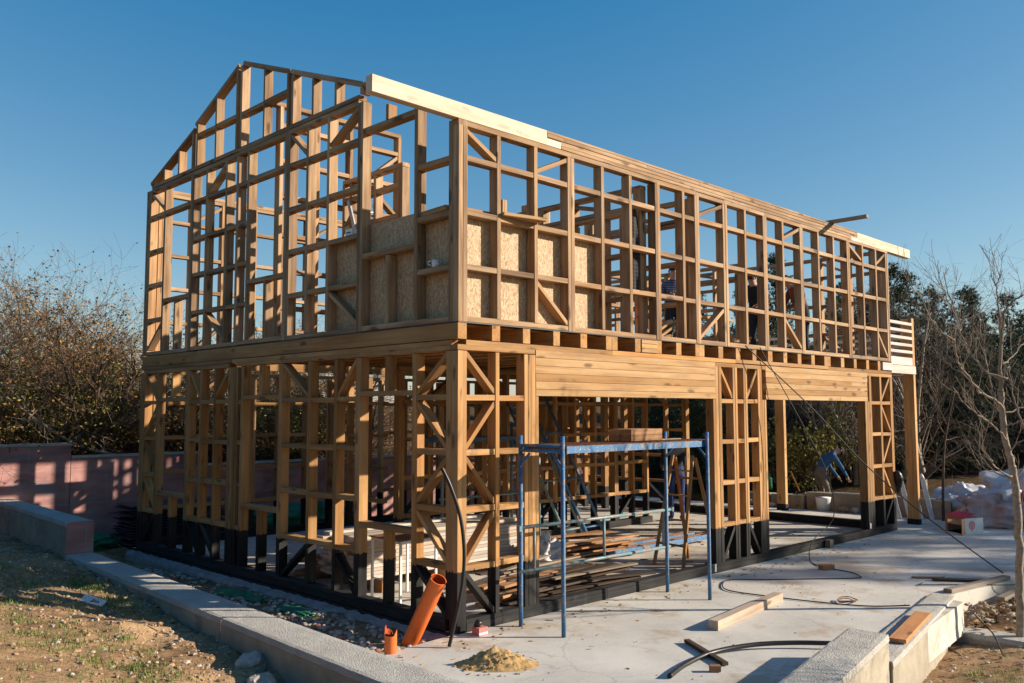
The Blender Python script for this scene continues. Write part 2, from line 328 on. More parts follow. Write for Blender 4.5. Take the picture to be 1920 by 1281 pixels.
# ================================================================== HOUSE FRAME
house = empty('timber_house_frame', (0, 0, 0), 'two storey timber frame of a house under construction with open stud walls', 'house frame')
MEM = []     # (kind, material, a, b, w, h, up, tint)
T = .056; DP = .12
def mem(kind, mat, a, b, w, h, up=(0, 0, 1), tint=None): MEM.append([kind, mat, Vector(a), Vector(b), w, h, up, tint])
class Wall:
    """wall plane; ax='x' runs along X at y=c (outer face), ax='y' runs along Y at x=c.  s=+1: depth goes to +"""
    def __init__(s, ax, c, mat, depth=DP, sgn=1, hid=False): s.ax, s.c, s.mat, s.d, s.sg, s.hid = ax, c, mat, depth, sgn, hid
    def P(s, t, z, off=0):
        o = s.c+s.sg*(s.d/2+off); return Vector((t, o, z)) if s.ax == 'x' else Vector((o, t, z))
    def stud(s, t0, t1, z0, z1, kind='stud', d=None):
        n = max(1, round((t1-t0)/.062)) if t1-t0 > .09 else 1; w_ = (t1-t0)/n
        for i in range(n):
            up = (0, 1, 0) if s.ax == 'x' else (1, 0, 0)
            t = t0+w_*(i+.5); o = rnd.uniform(-.003, .003)
            mem(kind, s.mat, s.P(t, z0, o), s.P(t, z1, o), w_-.0015, s.d, up)
    def rail(s, t0, t1, z0, z1, kind='rail'):
        j = rnd.uniform(-.006, .006)
        mem(kind, s.mat, s.P(t0, (z0+z1)/2+j, .0015*(-1)*0+.002), s.P(t1, (z0+z1)/2+j+rnd.uniform(-.004, .004), .002), s.d-.006, z1-z0)
    def brace(s, t0, z0, t1, z1):
        a = s.P(t0, z0, .004); b = s.P(t1, z1, .004); n = Vector((0, 1, 0)) if s.ax == 'x' else Vector((1, 0, 0))
        mem('brace', s.mat, a, b, T-.008, s.d-.012, n)
def pack(st): return [(a, b) for a, b in st]
RZ = [(3.523, 3.579), (4.07, 4.128), (4.62, 4.678)]

# ---- front wall, upper storey (y = 0)
FU = Wall('x', 0, W_AGED)
fs = [(.0, .12), (.53, .587), (1.08, 1.136), (1.625, 1.74), (2.211, 2.267), (2.743, 2.8), (3.267, 3.377), (3.86, 3.917), (4.148, 4.257), (4.84, 4.95), (5.397, 5.453), (5.925, 6.04),
      (6.488, 6.546), (7.045, 7.157), (7.633, 7.69), (8.182, 8.24), (8.69, 8.81), (9.287, 9.345), (9.83, 9.888), (10.272, 10.388)]
for i, (a, b) in enumerate(fs):
    if i == 0: FU.stud(a, b, 3.0, 4.971)
    else: FU.stud(a, b, 3.055 if b-a < .09 else 3.0, 4.971)
seams = [0, .12, 1.68, 3.32, 4.2, 4.895, 5.98, 7.1, 8.75, 10.388]
for a, b in ((.06, 1.625), (1.74, 3.267), (3.377, 4.148), (4.257, 4.84), (4.95, 5.925), (6.04, 7.045), (7.157, 8.69), (8.81, 10.272)): FU.rail(a, b, 3.0, 3.055, 'plate')
for a, b in ((0, 1.70), (1.702, 3.32), (3.322, 4.2), (4.202, 4.895), (4.897, 5.98), (5.982, 7.1), (7.102, 8.75), (8.752, 10.388)): FU.rail(a, b, 4.973, 5.03, 'plate')
for i in range(len(fs)-1):
    for z0, z1 in RZ: FU.rail(fs[i][1], fs[i+1][0], z0, z1)
for a, za, b, zb in ((.12, 4.93, .53, 4.71), (1.625, 4.93, 1.136, 4.71), (4.84, 4.93, 4.257, 4.72), (7.045, 4.93, 6.546, 4.72), (8.81, 4.93, 9.287, 4.72), (10.272, 4.93, 9.888, 4.72),
                     (1.136, 3.49, 1.625, 3.08), (4.84, 3.49, 4.257, 3.08), (6.546, 3.49, 7.045, 3.08), (9.888, 3.49, 10.272, 3.08)): FU.brace(a, za, b, zb)

# ---- left wall, upper storey (x = 0)
LU = Wall('y', 0, W_AGED)
LU.stud(.0015, .08, 3.0, 5.03); LU.stud(.08, .15, 3.0, 5.03)
LU.stud(.648, .706, 3.055, 5.31); LU.stud(1.137, 1.193, 3.055, 3.8); LU.stud(1.157, 1.206, 5.30, 5.47)
LU.stud(1.63, 1.735, 3.0, 5.62); LU.stud(2.305, 2.36, 3.055, 5.6); LU.stud(2.768, 2.82, 3.055, 5.6); LU.stud(3.2, 3.33, 3.0, 5.6); LU.stud(3.76, 3.815, 3.055, 3.8)
LU.stud(4.24, 4.294, 3.055, 5.6); LU.stud(4.525, 4.59, 3.0, 5.6); LU.stud(4.85, 4.904, 3.055, 5.6); LU.stud(5.45, 5.497, 3.055, 5.6); LU.stud(5.872, 5.985, 3.0, 5.6)
LU.stud(6.415, 6.468, 3.055, 3.8); LU.stud(6.855, 6.918, 3.055, 5.6); LU.stud(7.408, 7.57, 3.0, 5.64)
for a, b in ((.15, 1.63), (1.735, 3.2), (3.33, 4.525), (4.59, 5.872), (5.985, 7.408)): LU.rail(a, b, 3.0, 3.056, 'plate')
for a, b in ((1.735, 3.25), (3.252, 4.56), (4.562, 5.93), (5.932, 7.41)): LU.rail(a, b, 5.602, 5.66, 'plate'); LU.rail(a, b, 5.662, 5.718, 'plate')
Z4 = [(3.523, 3.579), (4.07, 4.128), (4.61, 4.664), (5.165, 5.22)]
for a, b in ((1.735, 2.305), (2.36, 2.768), (2.82, 3.2), (4.294, 4.525), (4.59, 4.85), (4.904, 5.45), (5.497, 5.872), (6.918, 7.408)):
    for z0, z1 in Z4: LU.rail(a, b, z0, z1)
for a, b in ((3.33, 4.24), (5.985, 6.855)):
    LU.rail(a, b, 3.8, 3.858); LU.rail(a, b, 5.175, 5.235)
LU.rail(.706, 1.63, 3.815, 3.875); LU.rail(.706, 1.63, 5.24, 5.298)
for z0, z1 in RZ: LU.rail(.15, .648, z0, z1)
for a, za, b, zb in ((1.735, 5.58, 2.305, 5.26), (3.2, 5.58, 2.82, 5.26), (4.904, 5.58, 5.45, 5.26), (7.41, 5.58, 6.918, 5.26), (2.305, 3.49, 1.735, 3.1), (5.45, 3.49, 4.904, 3.1), (7.408, 3.1, 6.918, 3.49)): LU.brace(a, za, b, zb)
# gable: short studs, row rail and the slanting top plates
def roofz(y):
    if y > 5.9: return 5.783+(7.442-y)*.359
    if y > 4.56: return 6.911-(y-4.629)*.41
    return 6.915-(4.45-y)*.377
for a, b in ((1.645, 1.70), (2.183, 2.23), (2.677, 2.72), (3.152, 3.205), (3.262, 3.317), (3.87, 3.908), (4.48, 4.532), (4.60, 4.657), (5.222, 5.266), (5.803, 5.86), (5.94, 5.995), (6.41, 6.459), (6.926, 6.97), (7.385, 7.44)):
    LU.stud(a, b, 5.72, roofz((a+b)/2)-.075, 'stud')
for a, b in ((3.317, 3.87), (3.908, 4.48), (4.657, 5.222), (5.266, 5.803)): LU.rail(a, b, 6.157, 6.212)
def slope(wl, y0, y1, dz=0, rf=roofz):
    z0 = rf(y0)-.035+dz; z1 = rf(y1)-.035+dz; mem('rafter', wl.mat, wl.P(y0, z0), wl.P(y1, z1), DP, .056, (0, 0, 1))
slope(LU, 7.445, 5.93); slope(LU, 5.90, 4.60); slope(LU, 4.47, 3.24); slope(LU, 3.22, 1.65); slope(LU, 1.64, .66)

# ---- lower storey
FL = Wall('x', 0, W_HONEY); LL = Wall('y', 0, W_HONEY)
QZ = [(.577, .635), (1.13, 1.19), (1.68, 1.738), (2.226, 2.283)]
def rails(wl, a, b, zs):
    for z0, z1 in zs: wl.rail(a, b, z0, z1)
FL.stud(.0, .115, .0, 2.712, 'corner_post'); FL.stud(.503, .56, .122, 2.712); FL.stud(.92, 1.095, .12, 2.712)
mem('stud', W_HONEY, (1.119, .062, .12), (1.119, .062, 2.275), .045, DP, (0, 1, 0))
rails(FL, .115, .503, QZ); rails(FL, .56, .92, QZ)
for a, za, b, zb in ((.115, 2.69, .503, 2.31), (.503, 2.2, .115, 1.76), (.115, 1.66, .503, 1.21), (.503, 1.11, .115, .655), (.115, .555, .503, .14)): FL.brace(a, za, b, zb)
FL.stud(4.51, 4.575, .12, 2.275); FL.stud(4.575, 4.715, .12, 2.712); FL.stud(5.01, 5.118, .122, 2.712); FL.stud(5.285, 5.385, .122, 2.712); FL.stud(5.67, 5.79, .12, 2.712); FL.stud(5.79, 5.9, .12, 2.275)
for a, b in ((4.715, 5.01), (5.118, 5.285), (5.385, 5.67)): rails(FL, a, b, QZ)
for a, za, b, zb in ((4.715, 2.69, 5.01, 2.3), (5.67, 2.69, 5.385, 2.3), (5.01, .555, 4.715, .14), (5.385, .555, 5.67, .14)): FL.brace(a, za, b, zb)
FL.stud(9.315, 9.40, .12, 2.275); FL.stud(9.40, 9.49, .12, 2.712); FL.stud(9.845, 9.92, .122, 2.712); FL.stud(10.28, 10.385, .12, 2.712)
for a, b in ((9.49, 9.845), (9.92, 10.28)): rails(FL, a, b, QZ)
for a, za, b, zb in ((10.28, 2.69, 9.92, 2.3), (9.92, 2.2, 10.28, 1.76), (10.28, 1.66, 9.92, 1.21), (9.92, 1.11, 10.28, .655), (10.28, .555, 9.92, .14)): FL.brace(a, za, b, zb)
FL.rail(.0, 1.09, 2.714, 2.769, 'plate'); FL.rail(4.56, 5.93, 2.714, 2.769, 'plate'); FL.rail(9.34, 10.39, 2.714, 2.769, 'plate')
for a, b in ((.112, 2.4), (2.402, 5.1), (5.102, 7.9), (7.902, 10.39)): FL.rail(a, b, 2.771, 2.825, 'plate')
# left wall lower
LL.stud(.0015, .09, .0, 2.712, 'corner_post'); LL.stud(.09, .178, .12, 2.712, 'corner_post')
LL.stud(.65, .712, .122, 2.712); LL.stud(1.13, 1.183, .122, .87); LL.stud(1.13, 1.183, 2.335, 2.712)
LL.stud(1.63, 1.722, .12, 2.712); LL.stud(2.085, 2.145, .122, 2.712); LL.stud(2.645, 2.705, .122, 2.712); LL.stud(3.285, 3.365, .12, 2.712)
LL.stud(3.79, 3.86, .122, .87); LL.stud(3.79, 3.86, 2.335, 2.712); LL.stud(4.275, 4.335, .122, 2.712); LL.stud(4.42, 4.48, .122, 2.712); LL.stud(4.49, 4.60, .12, 2.712); LL.stud(4.602, 4.69, .12, 2.712)
LL.stud(5.048, 5.108, .122, 2.712); LL.stud(5.475, 5.53, .122, 2.712); LL.stud(5.87, 5.965, .12, 2.712); LL.stud(6.42, 6.48, .122, .87); LL.stud(6.42, 6.48, 2.335, 2.712)
LL.stud(6.925, 6.99, .122, 2.712); LL.stud(7.41, 7.46, .12, 2.712); LL.stud(7.46, 7.585, .0, 2.712, 'corner_post')
for a, b in ((.178, .65), (1.722, 2.085), (2.145, 2.645), (2.705, 3.285), (4.335, 4.42), (4.69, 5.048), (5.108, 5.475), (5.53, 5.87), (6.99, 7.41)): rails(LL, a, b, QZ)
for a, b in ((.712, 1.63), (3.365, 4.275), (5.965, 6.925)): LL.rail(a, b, .872, .932); LL.rail(a, b, 2.278, 2.333)
for a, za, b, zb in ((.178, 2.69, .65, 2.3), (.65, 2.2, .178, 1.76), (.178, 1.66, .65, 1.21), (.65, 1.11, .178, .655), (.65, .555, .178, .14),
                     (2.085, 2.3, 1.722, 2.69), (3.285, 2.69, 2.705, 2.3), (2.145, .555, 1.722, .14), (2.705, .555, 3.285, .14),
                     (5.108, 2.3, 4.69, 2.69), (5.87, 2.69, 5.53, 2.3), (5.048, .14, 5.475, .555), (5.53, .14, 5.87, .555),
                     (7.41, 2.69, 6.99, 2.3), (6.99, 2.2, 7.41, 1.76), (7.41, 1.66, 6.99, 1.21), (7.41, 1.11, 6.99, .655), (6.99, .555, 7.41, .14)): LL.brace(a, za, b, zb)
for a, b in ((.118, 1.66), (1.662, 3.33), (3.332, 4.48), (4.69, 5.91), (5.912, 7.46)): LL.rail(a, b, 2.714, 2.769, 'plate')
LL.rail(.118, 4.6, 2.771, 2.826, 'plate'); LL.rail(4.602, 7.57, 2.771, 2.826, 'plate')

# ---- back wall and far end wall, interior walls
def generic(wl, t0, t1, zlo, zhi, zs, step=.55, skip=(), braces=True, top=None, openings=()):
    k = t0; xs = []
    while k < t1-.1: xs.append(k); k += step*(1+rnd.uniform(-.04, .04))
    xs.append(t1-T)
    for i, x in enumerate(xs):
        zt = zhi if top is None else min(zhi, top(x))
        if any(o[0]+.02 < x < o[1]-.02 for o in openings): continue
        wl.stud(x, x+(T if i % 3 else .11 if x < t1-.2 else T), zlo, zt, 'rear_stud')
    for i in range(len(xs)-1):
        a, b = xs[i]+(T if i % 3 else .11), xs[i+1]
        if any(o[0] < (a+b)/2 < o[1] for o in openings): continue
        for z0, z1 in zs:
            if top is None or z1 < top(max(a, b))-.02: wl.rail(a, b, z0, z1, 'rear_rail')
        if braces and i % 4 == 1: wl.brace(a, zlo+.03, b, zs[0][0]-.02); wl.brace(a, zs[-1][1]+.03, b, min(zhi, top(b) if top else 99)-.05)
B_U = Wall('x', 7.45, W_AGED, DP); generic(B_U, .15, 10.27, 3.056, 5.6, Z4)
for z0 in (3.0, 5.602, 5.66): B_U.rail(.12, 10.39, z0, z0+.056, 'plate')
B_L = Wall('x', 7.45, W_HONEY, DP); generic(B_L, .15, 10.27, .12, 2.712, QZ, openings=((3.1, 4.4), (8.6, 9.6)))
B_L.rail(.12, 10.39, 2.714, 2.769, 'plate')
E_U = Wall('y', 10.27, W_AGED, DP)
def endroof(y): return (6.9-(4.45-y)*.378 if y < 4.55 else 6.9-(y-4.629)*.39)-.06
generic(E_U, .12, 7.45, 3.056, 4.97, Z4[:3], openings=((1.6, 3.2), (4.9, 6.2)))
E_U.rail(.12, 7.45, 4.972, 5.028, 'plate')
E_U.rail(.12, 7.45, 3.0, 3.056, 'plate')
E_L = Wall('y', 10.22, W_HONEY, DP); E_L.stud(.122, .45, .0, 2.712, 'rear_stud'); generic(E_L, 4.3, 7.45, .12, 2.712, QZ); E_L.rail(.12, 7.45, 2.714, 2.769, 'plate')
# short inner wall behind the gable, reaching up towards the ridge
S_W = Wall('x', 3.8, W_AGED, DP)
for a in (.2, .76, 1.30, 1.62, 2.15): S_W.stud(a, a+T, 3.06, 6.16, 'rear_stud')
for z in (3.45, 3.94, 4.42, 4.93, 5.4, 5.88):
    for a, b in ((.256, .76), (.816, 1.3), (1.676, 2.15)): S_W.rail(a, b, z, z+.056, 'rear_rail')
S_W.rail(.15, 2.206, 6.162, 6.218, 'plate'); S_W.rail(.15, 2.206, 3.0, 3.056, 'plate'); S_W.brace(2.15, 5.86, 1.676, 5.48); S_W.brace(1.676, 5.34, 2.15, 4.97)
I_U = Wall('x', 3.8, W_AGED, DP); generic(I_U, 4.3, 8.1, 3.06, 5.6, Z4[:3], braces=False)
for x, ya, yb, z1 in ((1.15, 2.4, 3.75, 5.25), (3.15, .14, 3.75, 4.9), (4.2, .14, 3.75, 4.9), (6.6, 3.95, 7.4, 5.3), (9.3, 2.4, 7.4, 4.9)):
    Pw = Wall('y', x, W_AGED, DP); generic(Pw, ya, yb, 3.06, z1, Z4[:3]+[(z1-.25, z1-.19)]); Pw.rail(ya, yb, z1+.001, z1+.057, 'plate')
I_L = Wall('x', 3.8, W_HONEY, DP); generic(I_L, 2.2, 8.2, .12, 2.712, QZ); I_L.rail(2.2, 8.3, 2.714, 2.769, 'plate')
P_M = Wall('y', 3.3, W_HONEY, DP); generic(P_M, 3.95, 7.4, .12, 2.7, QZ, openings=((4.6, 5.6),)); P_N = Wall('y', 5.9, W_HONEY, DP); generic(P_N, 3.95, 7.4, .12, 2.7, QZ); P_L = Wall('y', 8.6, W_HONEY, DP); generic(P_L, 5.2, 7.4, .12, 2.7, QZ)

# ---- turn the member list into objects: at most 98 of a kind as parts, the rest of that kind as one
def flush_members():
    kinds = {}
    for m_ in MEM: kinds.setdefault(m_[0], []).append(m_)
    for k, L_ in kinds.items():
        L_.sort(key=lambda q: -((q[3]-q[2]).length*q[4]/(max(depth((q[2]+q[3])/2), 1)**2)))
        cap = 0 if k.startswith('rear_') else 97
        for q in L_[:cap]:
            b = MB(); b.beam(q[2], q[3], q[4], q[5], q[6], q[7]); b.build(k, q[1], house)
        rest = L_[cap:]
        if rest:
            ms = []; b = MB()
            for q in rest:
                if q[1] not in ms: ms.append(q[1])
                b.beam(q[2], q[3], q[4], q[5], q[6], q[7], mi=ms.index(q[1]))
            o = b.build(k, ms, house); 
            if len(rest) > 1: o['kind'] = 'stuff'
flush_members()

def hp(name, mat, fn, label=None):
    b = MB(); fn(b); o = b.build(name, mat, house)
    if label: o['label'] = label
    return o
# joists, rim, deck
for i, (a, b) in enumerate([(.0, .114), (.46, .572), (.911, 1.017), (1.378, 1.481), (1.829, 1.94), (2.282, 2.386), (2.389, 2.49), (2.828, 2.939), (3.271, 3.367), (3.689, 3.798), (4.118, 4.222), (4.226, 4.329), (4.666, 4.78), (5.114, 5.226),
                            (5.557, 5.66), (5.992, 6.116), (6.442, 6.547), (6.89, 6.999), (7.331, 7.438), (7.766, 7.873), (7.876, 7.983), (8.357, 8.476), (8.84, 8.944), (9.325, 9.433), (9.8, 9.9)]):
    y = rnd.uniform(.0, .006)
    hp('joist', [W_HONEY], lambda q: q.beam(((a+b)/2, y, 2.907), ((a+b)/2, 7.56 if a < .2 or a > 9.7 else 5.13, 2.907), (b-a), .158, tint=rnd.uniform(.85, 1.1)))
hp('joist_hangers', [M_RUST], lambda q: [q.box(x, x+.045, .3, .302, 2.84, 2.89) for x in (.78, 1.27, 1.72, 2.2, 2.7, 3.17, 3.6, 4.0, 4.55, 5.0, 5.45, 5.88, 6.3, 6.75, 7.2)])
hp('blocking', [W_LINTEL], lambda q: [q.beam((2.945, .012, z), (3.265, .012, z), .05, .05, tint=t) for z, t in ((2.852, .85), (2.905, 1.15), (2.958, 1.05))])
hp('header_beam', [W_HONEY], lambda q: (q.beam((.12, 5.19, 2.907), (9.79, 5.19, 2.907), .1, .158), q.beam((.12, 7.5, 2.907), (9.79, 7.5, 2.907), .11, .158)))
hp('inner_rim', [W_HONEY], lambda q: q.beam((.12, .36, 2.907), (10.0, .36, 2.907), .05, .15, tint=.9))
hp('floor_deck', [M_RUBBER, OSB], lambda q: (q.box(.0, 10.395, -.004, 5.1, 2.9885, 2.9975, mi=0), q.box(.115, 10.27, .13, 5.1, 3.0, 3.015, mi=1), q.box(5.3, 10.27, 5.1, 7.44, 2.9885, 3.012, mi=1)))
hp('floor_boards', [W_HONEY], lambda q: [q.beam((.12, .2+i*.15, 2.984), (10.3, .2+i*.15, 2.984), .147, .008) for i in range(33)])
# lintels of laminated boards
def lintel(x0, x1, zt):
    def f(q):
        z = 2.278; hs = [.062, .07, .07, .068, .072, .07]; 
        hs = [h*(zt-2.278)/sum(hs) for h in hs]
        for r, h in enumerate(hs):
            n = rnd.choice((1, 1, 2)); cuts = [x0]+sorted(rnd.uniform(x0+.5, x1-.5) for _ in range(n-1))+[x1]
            for a, b in zip(cuts[:-1], cuts[1:]): q.beam((a+.001, .062+rnd.uniform(-.004, .004), z+h/2), (b-.001, .062+rnd.uniform(-.004, .004), z+h/2), .124, h-.002, tint=rnd.choice((.72, .9, 1.0, 1.05, 1.1)))
            z += h
    return f
hp('lintel', [W_LINTEL], lintel(1.098, 4.57, 2.768)); hp('lintel', [W_LINTEL], lintel(5.905, 9.335, 2.768))
# sills
def sillf(x0, x1): return lambda q: (q.beam((x0, .062, .04), (x1, .062, .04), .13, .078), q.beam((x0, .062, .1), (x1, .062, .1), .126, .04))
hp('sill', [W_BLACK], sillf(.118, .60)); hp('sill', [W_BLACK], sillf(.605, 1.9)); hp('sill', [W_BLACK], sillf(1.9, 2.25)); hp('sill', [W_BLACK], sillf(2.255, 4.5)); hp('sill', [W_BLACK], sillf(4.505, 10.39))
hp('sill', [W_BLACK], lambda q: (q.beam((.062, .18, .04), (.062, 7.585, .04), .13, .078), q.beam((.062, .18, .1), (.062, 7.585, .1), .126, .04)))
hp('sill', [W_BLACK], lambda q: q.beam((10.28, .13, .07), (10.28, 7.45, .07), .13, .14)); hp('sill', [W_BLACK], lambda q: q.beam((2.2, 3.86, .06), (8.3, 3.86, .06), .13, .118)); hp('sill', [W_BLACK], lambda q: q.beam((.13, 7.51, .06), (10.2, 7.51, .06), .13, .118))
hp('end_post', [W_HONEY], lambda q: q.beam((9.265, .07, 0.0), (9.265, .07, 2.277), .09, .14, (0, 1, 0), tint=.75)); hp('end_post', [W_HONEY], lambda q: q.beam((10.05, .3, 0), (10.05, .3, 2.7), .2, .12, (0, 1, 0)))
hp('post_bracket', [M_STEELP], lambda q: q.box(4.46, 4.5, -.008, -.004, .02, .12)); hp('post_bracket', [M_STEELP], lambda q: q.box(9.25, 9.3, -.006, -.002, .13, .22))
# eave beams on the long wall
hp('eave_beam', [W_FRESH], lambda q: (q.beam((-1.05, .05, 5.114), (1.29, .05, 5.114), .1, .163, tint=1.08), q.beam((1.291, .05, 5.072), (1.52, .05, 5.072), .1, .079, tint=1.06)), 'pale fresh eave beam projecting past the corner')
def eav(q):
    for r, (z, x0, x1) in enumerate(((5.052, 1.525, 8.89), (5.097, 1.525, 9.13), (5.145, 1.295, 9.13), (5.183, 1.295, 9.13))):
        h = (.042, .046, .046, .028)[r]; x = x0
        while x < x1-.01:
            e = min(x1, x+rnd.uniform(.9, 2.4)); 
            if x1-e < .4: e = x1
            q.beam((x+.001, .052+rnd.uniform(-.005, .005), z+(0 if r else 0)), (e-.001, .052, z), .105, h-.002, tint=rnd.uniform(.75, 1.12)); x = e
hp('eave_beam', [W_AGED], eav)
hp('eave_beam', [W_FRESH], lambda q: (q.beam((9.137, .05, 5.098), (11.43, .05, 5.088), .1, .163, tint=1.08), q.beam((8.895, .05, 5.055), (9.136, .05, 5.055), .1, .08, tint=1.0)), 'pale fresh eave beam projecting at the far end')
# OSB sheets on the inner side of the studs
hp('osb_panel', [OSB], lambda q: q.box(.2, 2.26, DP+.002, DP+.014, 3.058, 4.11)); hp('osb_panel', [OSB], lambda q: q.box(DP+.002, DP+.014, .2, .7, 3.058, 4.09)); hp('osb_panel', [OSB], lambda q: q.box(DP+.002, DP+.014, .702, 1.7, 3.058, 4.22))
hp('osb_panel', [OSB], lambda q: q.box(DP+.002, DP+.014, 1.702, 2.32, 3.058, 4.07))
# balcony at the far end
def balc(q):
    q.beam((9.96, -.012, 2.905), (10.38, -.012, 2.905), .022, .135, tint=1.1)
hp('balcony_beam', [W_FRESH], lambda q: (q.beam((10.392, .05, 2.875), (11.52, .05, 2.875), .1, .15, tint=.97), q.beam((10.392, .05, 3.03), (11.37, .05, 3.03), .1, .148, tint=1.12)))
hp('balcony_beam', [W_FRESH], balc)
hp('balcony_beam', [W_FRESH], lambda q: q.beam((11.46, .24, 2.9), (11.46, 7.4, 2.9), .1, .2)); hp('balcony_deck', [W_FRESH], lambda q: [q.beam((10.42+i*.13, .13, 3.02), (10.42+i*.13, 7.4, 3.02), .12, .03) for i in range(8)])
hp('balcony_post', [W_LINTEL], lambda q: q.beam((11.46, .11, .09), (11.46, .11, 3.86), .1, .2, (0, 1, 0), tint=1.25)); hp('post_base', [W_BLACK], lambda q: q.beam((11.46, .11, 0), (11.46, .11, .1), .12, .22, (0, 1, 0)))
for z in (3.19, 3.318, 3.452, 3.585, 3.72): hp('railing_slat', [W_FRESH], lambda q: q.beam((10.392, .03, z+.02), (11.41, .03, z+.02), .05, .055, tint=1.05))
for z in (3.19, 3.34, 3.49, 3.64): hp('railing_slat', [W_FRESH], lambda q: q.beam((11.47, .2, z), (11.47, 7.3, z), .04, .05))
hp('balcony_post', [W_LINTEL], lambda q: q.beam((11.95, 3.05, .12), (11.95, 3.05, 2.8), .1, .2, (0, 1, 0), tint=1.15)); hp('post_base', [W_BLACK], lambda q: q.beam((11.95, 3.05, 0), (11.95, 3.05, .13), .12, .22, (0, 1, 0)))
hp('balcony_beam', [W_FRESH], lambda q: q.beam((11.95, .2, 2.85), (11.95, 7.4, 2.85), .1, .1))

# ================================================================== GROUND AND SETTING
def lw_left(y): return -1.55+.0465*(y-6)
def lw_right(y): return lw_left(y)+.345+.0095*(6-y)
def seg_side(x, y):      # >0: on the camera side of the right-hand walls
    return -( (x-.27)*(.187) - (y+3.16)*(1) )   # y - line
def gh(x, y):
    P = Vector((x, y, 0)); n1 = noise.noise(P*.35)*.12+noise.noise(P*1.3)*.05; n2 = noise.fractal(P*4.5, 1, 2, 5)*.022
    if y > 10.25: 
        return .75+min(1.6, (y-10.2)*.18)+n1*1.5+n2
    if x < lw_left(y)+.05:
        d = lw_left(y)-x
        base = -.02+.035*min(6, max(0, y))+.17*min(3.2, d)
        if y < 0: base = -.02+.05*max(-4, y)*max(0, 1-d/2)+.17*min(3.2, d)
        clod = 0
        if d < 1.0:
            c = noise.fractal(Vector((x*9, y*9, 3)), .8, 2, 4); clod = max(0, c)*.06*(1-d)+noise.noise(P*3.1)*.05
        return max(-.3, base)+n1*.6+n2+clod
    if x < -.0 and y > -.15: return -.075-.02*max(0, y-3.5)+n2+noise.noise(P*2)*.02
    ly = -3.16+(x-.27)*.187
    if x < 5.0 and y < ly-.1:
        return -.46+n1*.4+n2+ .1*min(1, max(0, (ly-.3-y)))
    if x >= 5.0 and y < -2.62-(x-5)*.12 and x < 40 and y > -60:
        return -.42+n1*.6+n2+noise.fractal(Vector((x*3, y*3, 7)), .9, 2, 4)*.05+max(0, -2.9-y)*.02
    if x > 12.4: return -.06+min(.5, (x-12.4)*.08)+n1+n2
    return -.4
def lin(a, b, s):
    n = max(1, round((b-a)/s)); return [a+(b-a)*i/n for i in range(n)]
def far(a, m_, s):
    out = [a]; 
    while abs(out[-1]) < m_: out.append(out[-1]+s*(1 if a > 0 else -1)); s *= 1.5
    return out[1:]
gx = sorted(far(-7, 600, .6))+lin(-7, -4.4, .13)+lin(-4.4, -1.2, .045)+lin(-1.2, 0, .1)+lin(0, 7, .09)+lin(7, 13, .3)+lin(13, 30, .8)+[30]+far(30, 600, 2)
gy = sorted(far(-9, 600, 1))+lin(-9, -4.6, .3)+lin(-4.6, -2.4, .06)+lin(-2.4, -.6, .1)+lin(-.6, 6.3, .05)+lin(6.3, 10.1, .1)+[10.19, 10.26]+lin(10.4, 30, .8)+[30]+far(30, 600, 2)
gb = MB(); nx, ny = len(gx), len(gy)
gb.add([(x, y, gh(x, y)) for x in gx for y in gy], [(i*ny+j, (i+1)*ny+j, (i+1)*ny+j+1, i*ny+j+1) for i in range(nx-1) for j in range(ny-1)], smooth=True)
tag(gb.build('ground', M_DIRT, center=False), None, None, None, 'structure')
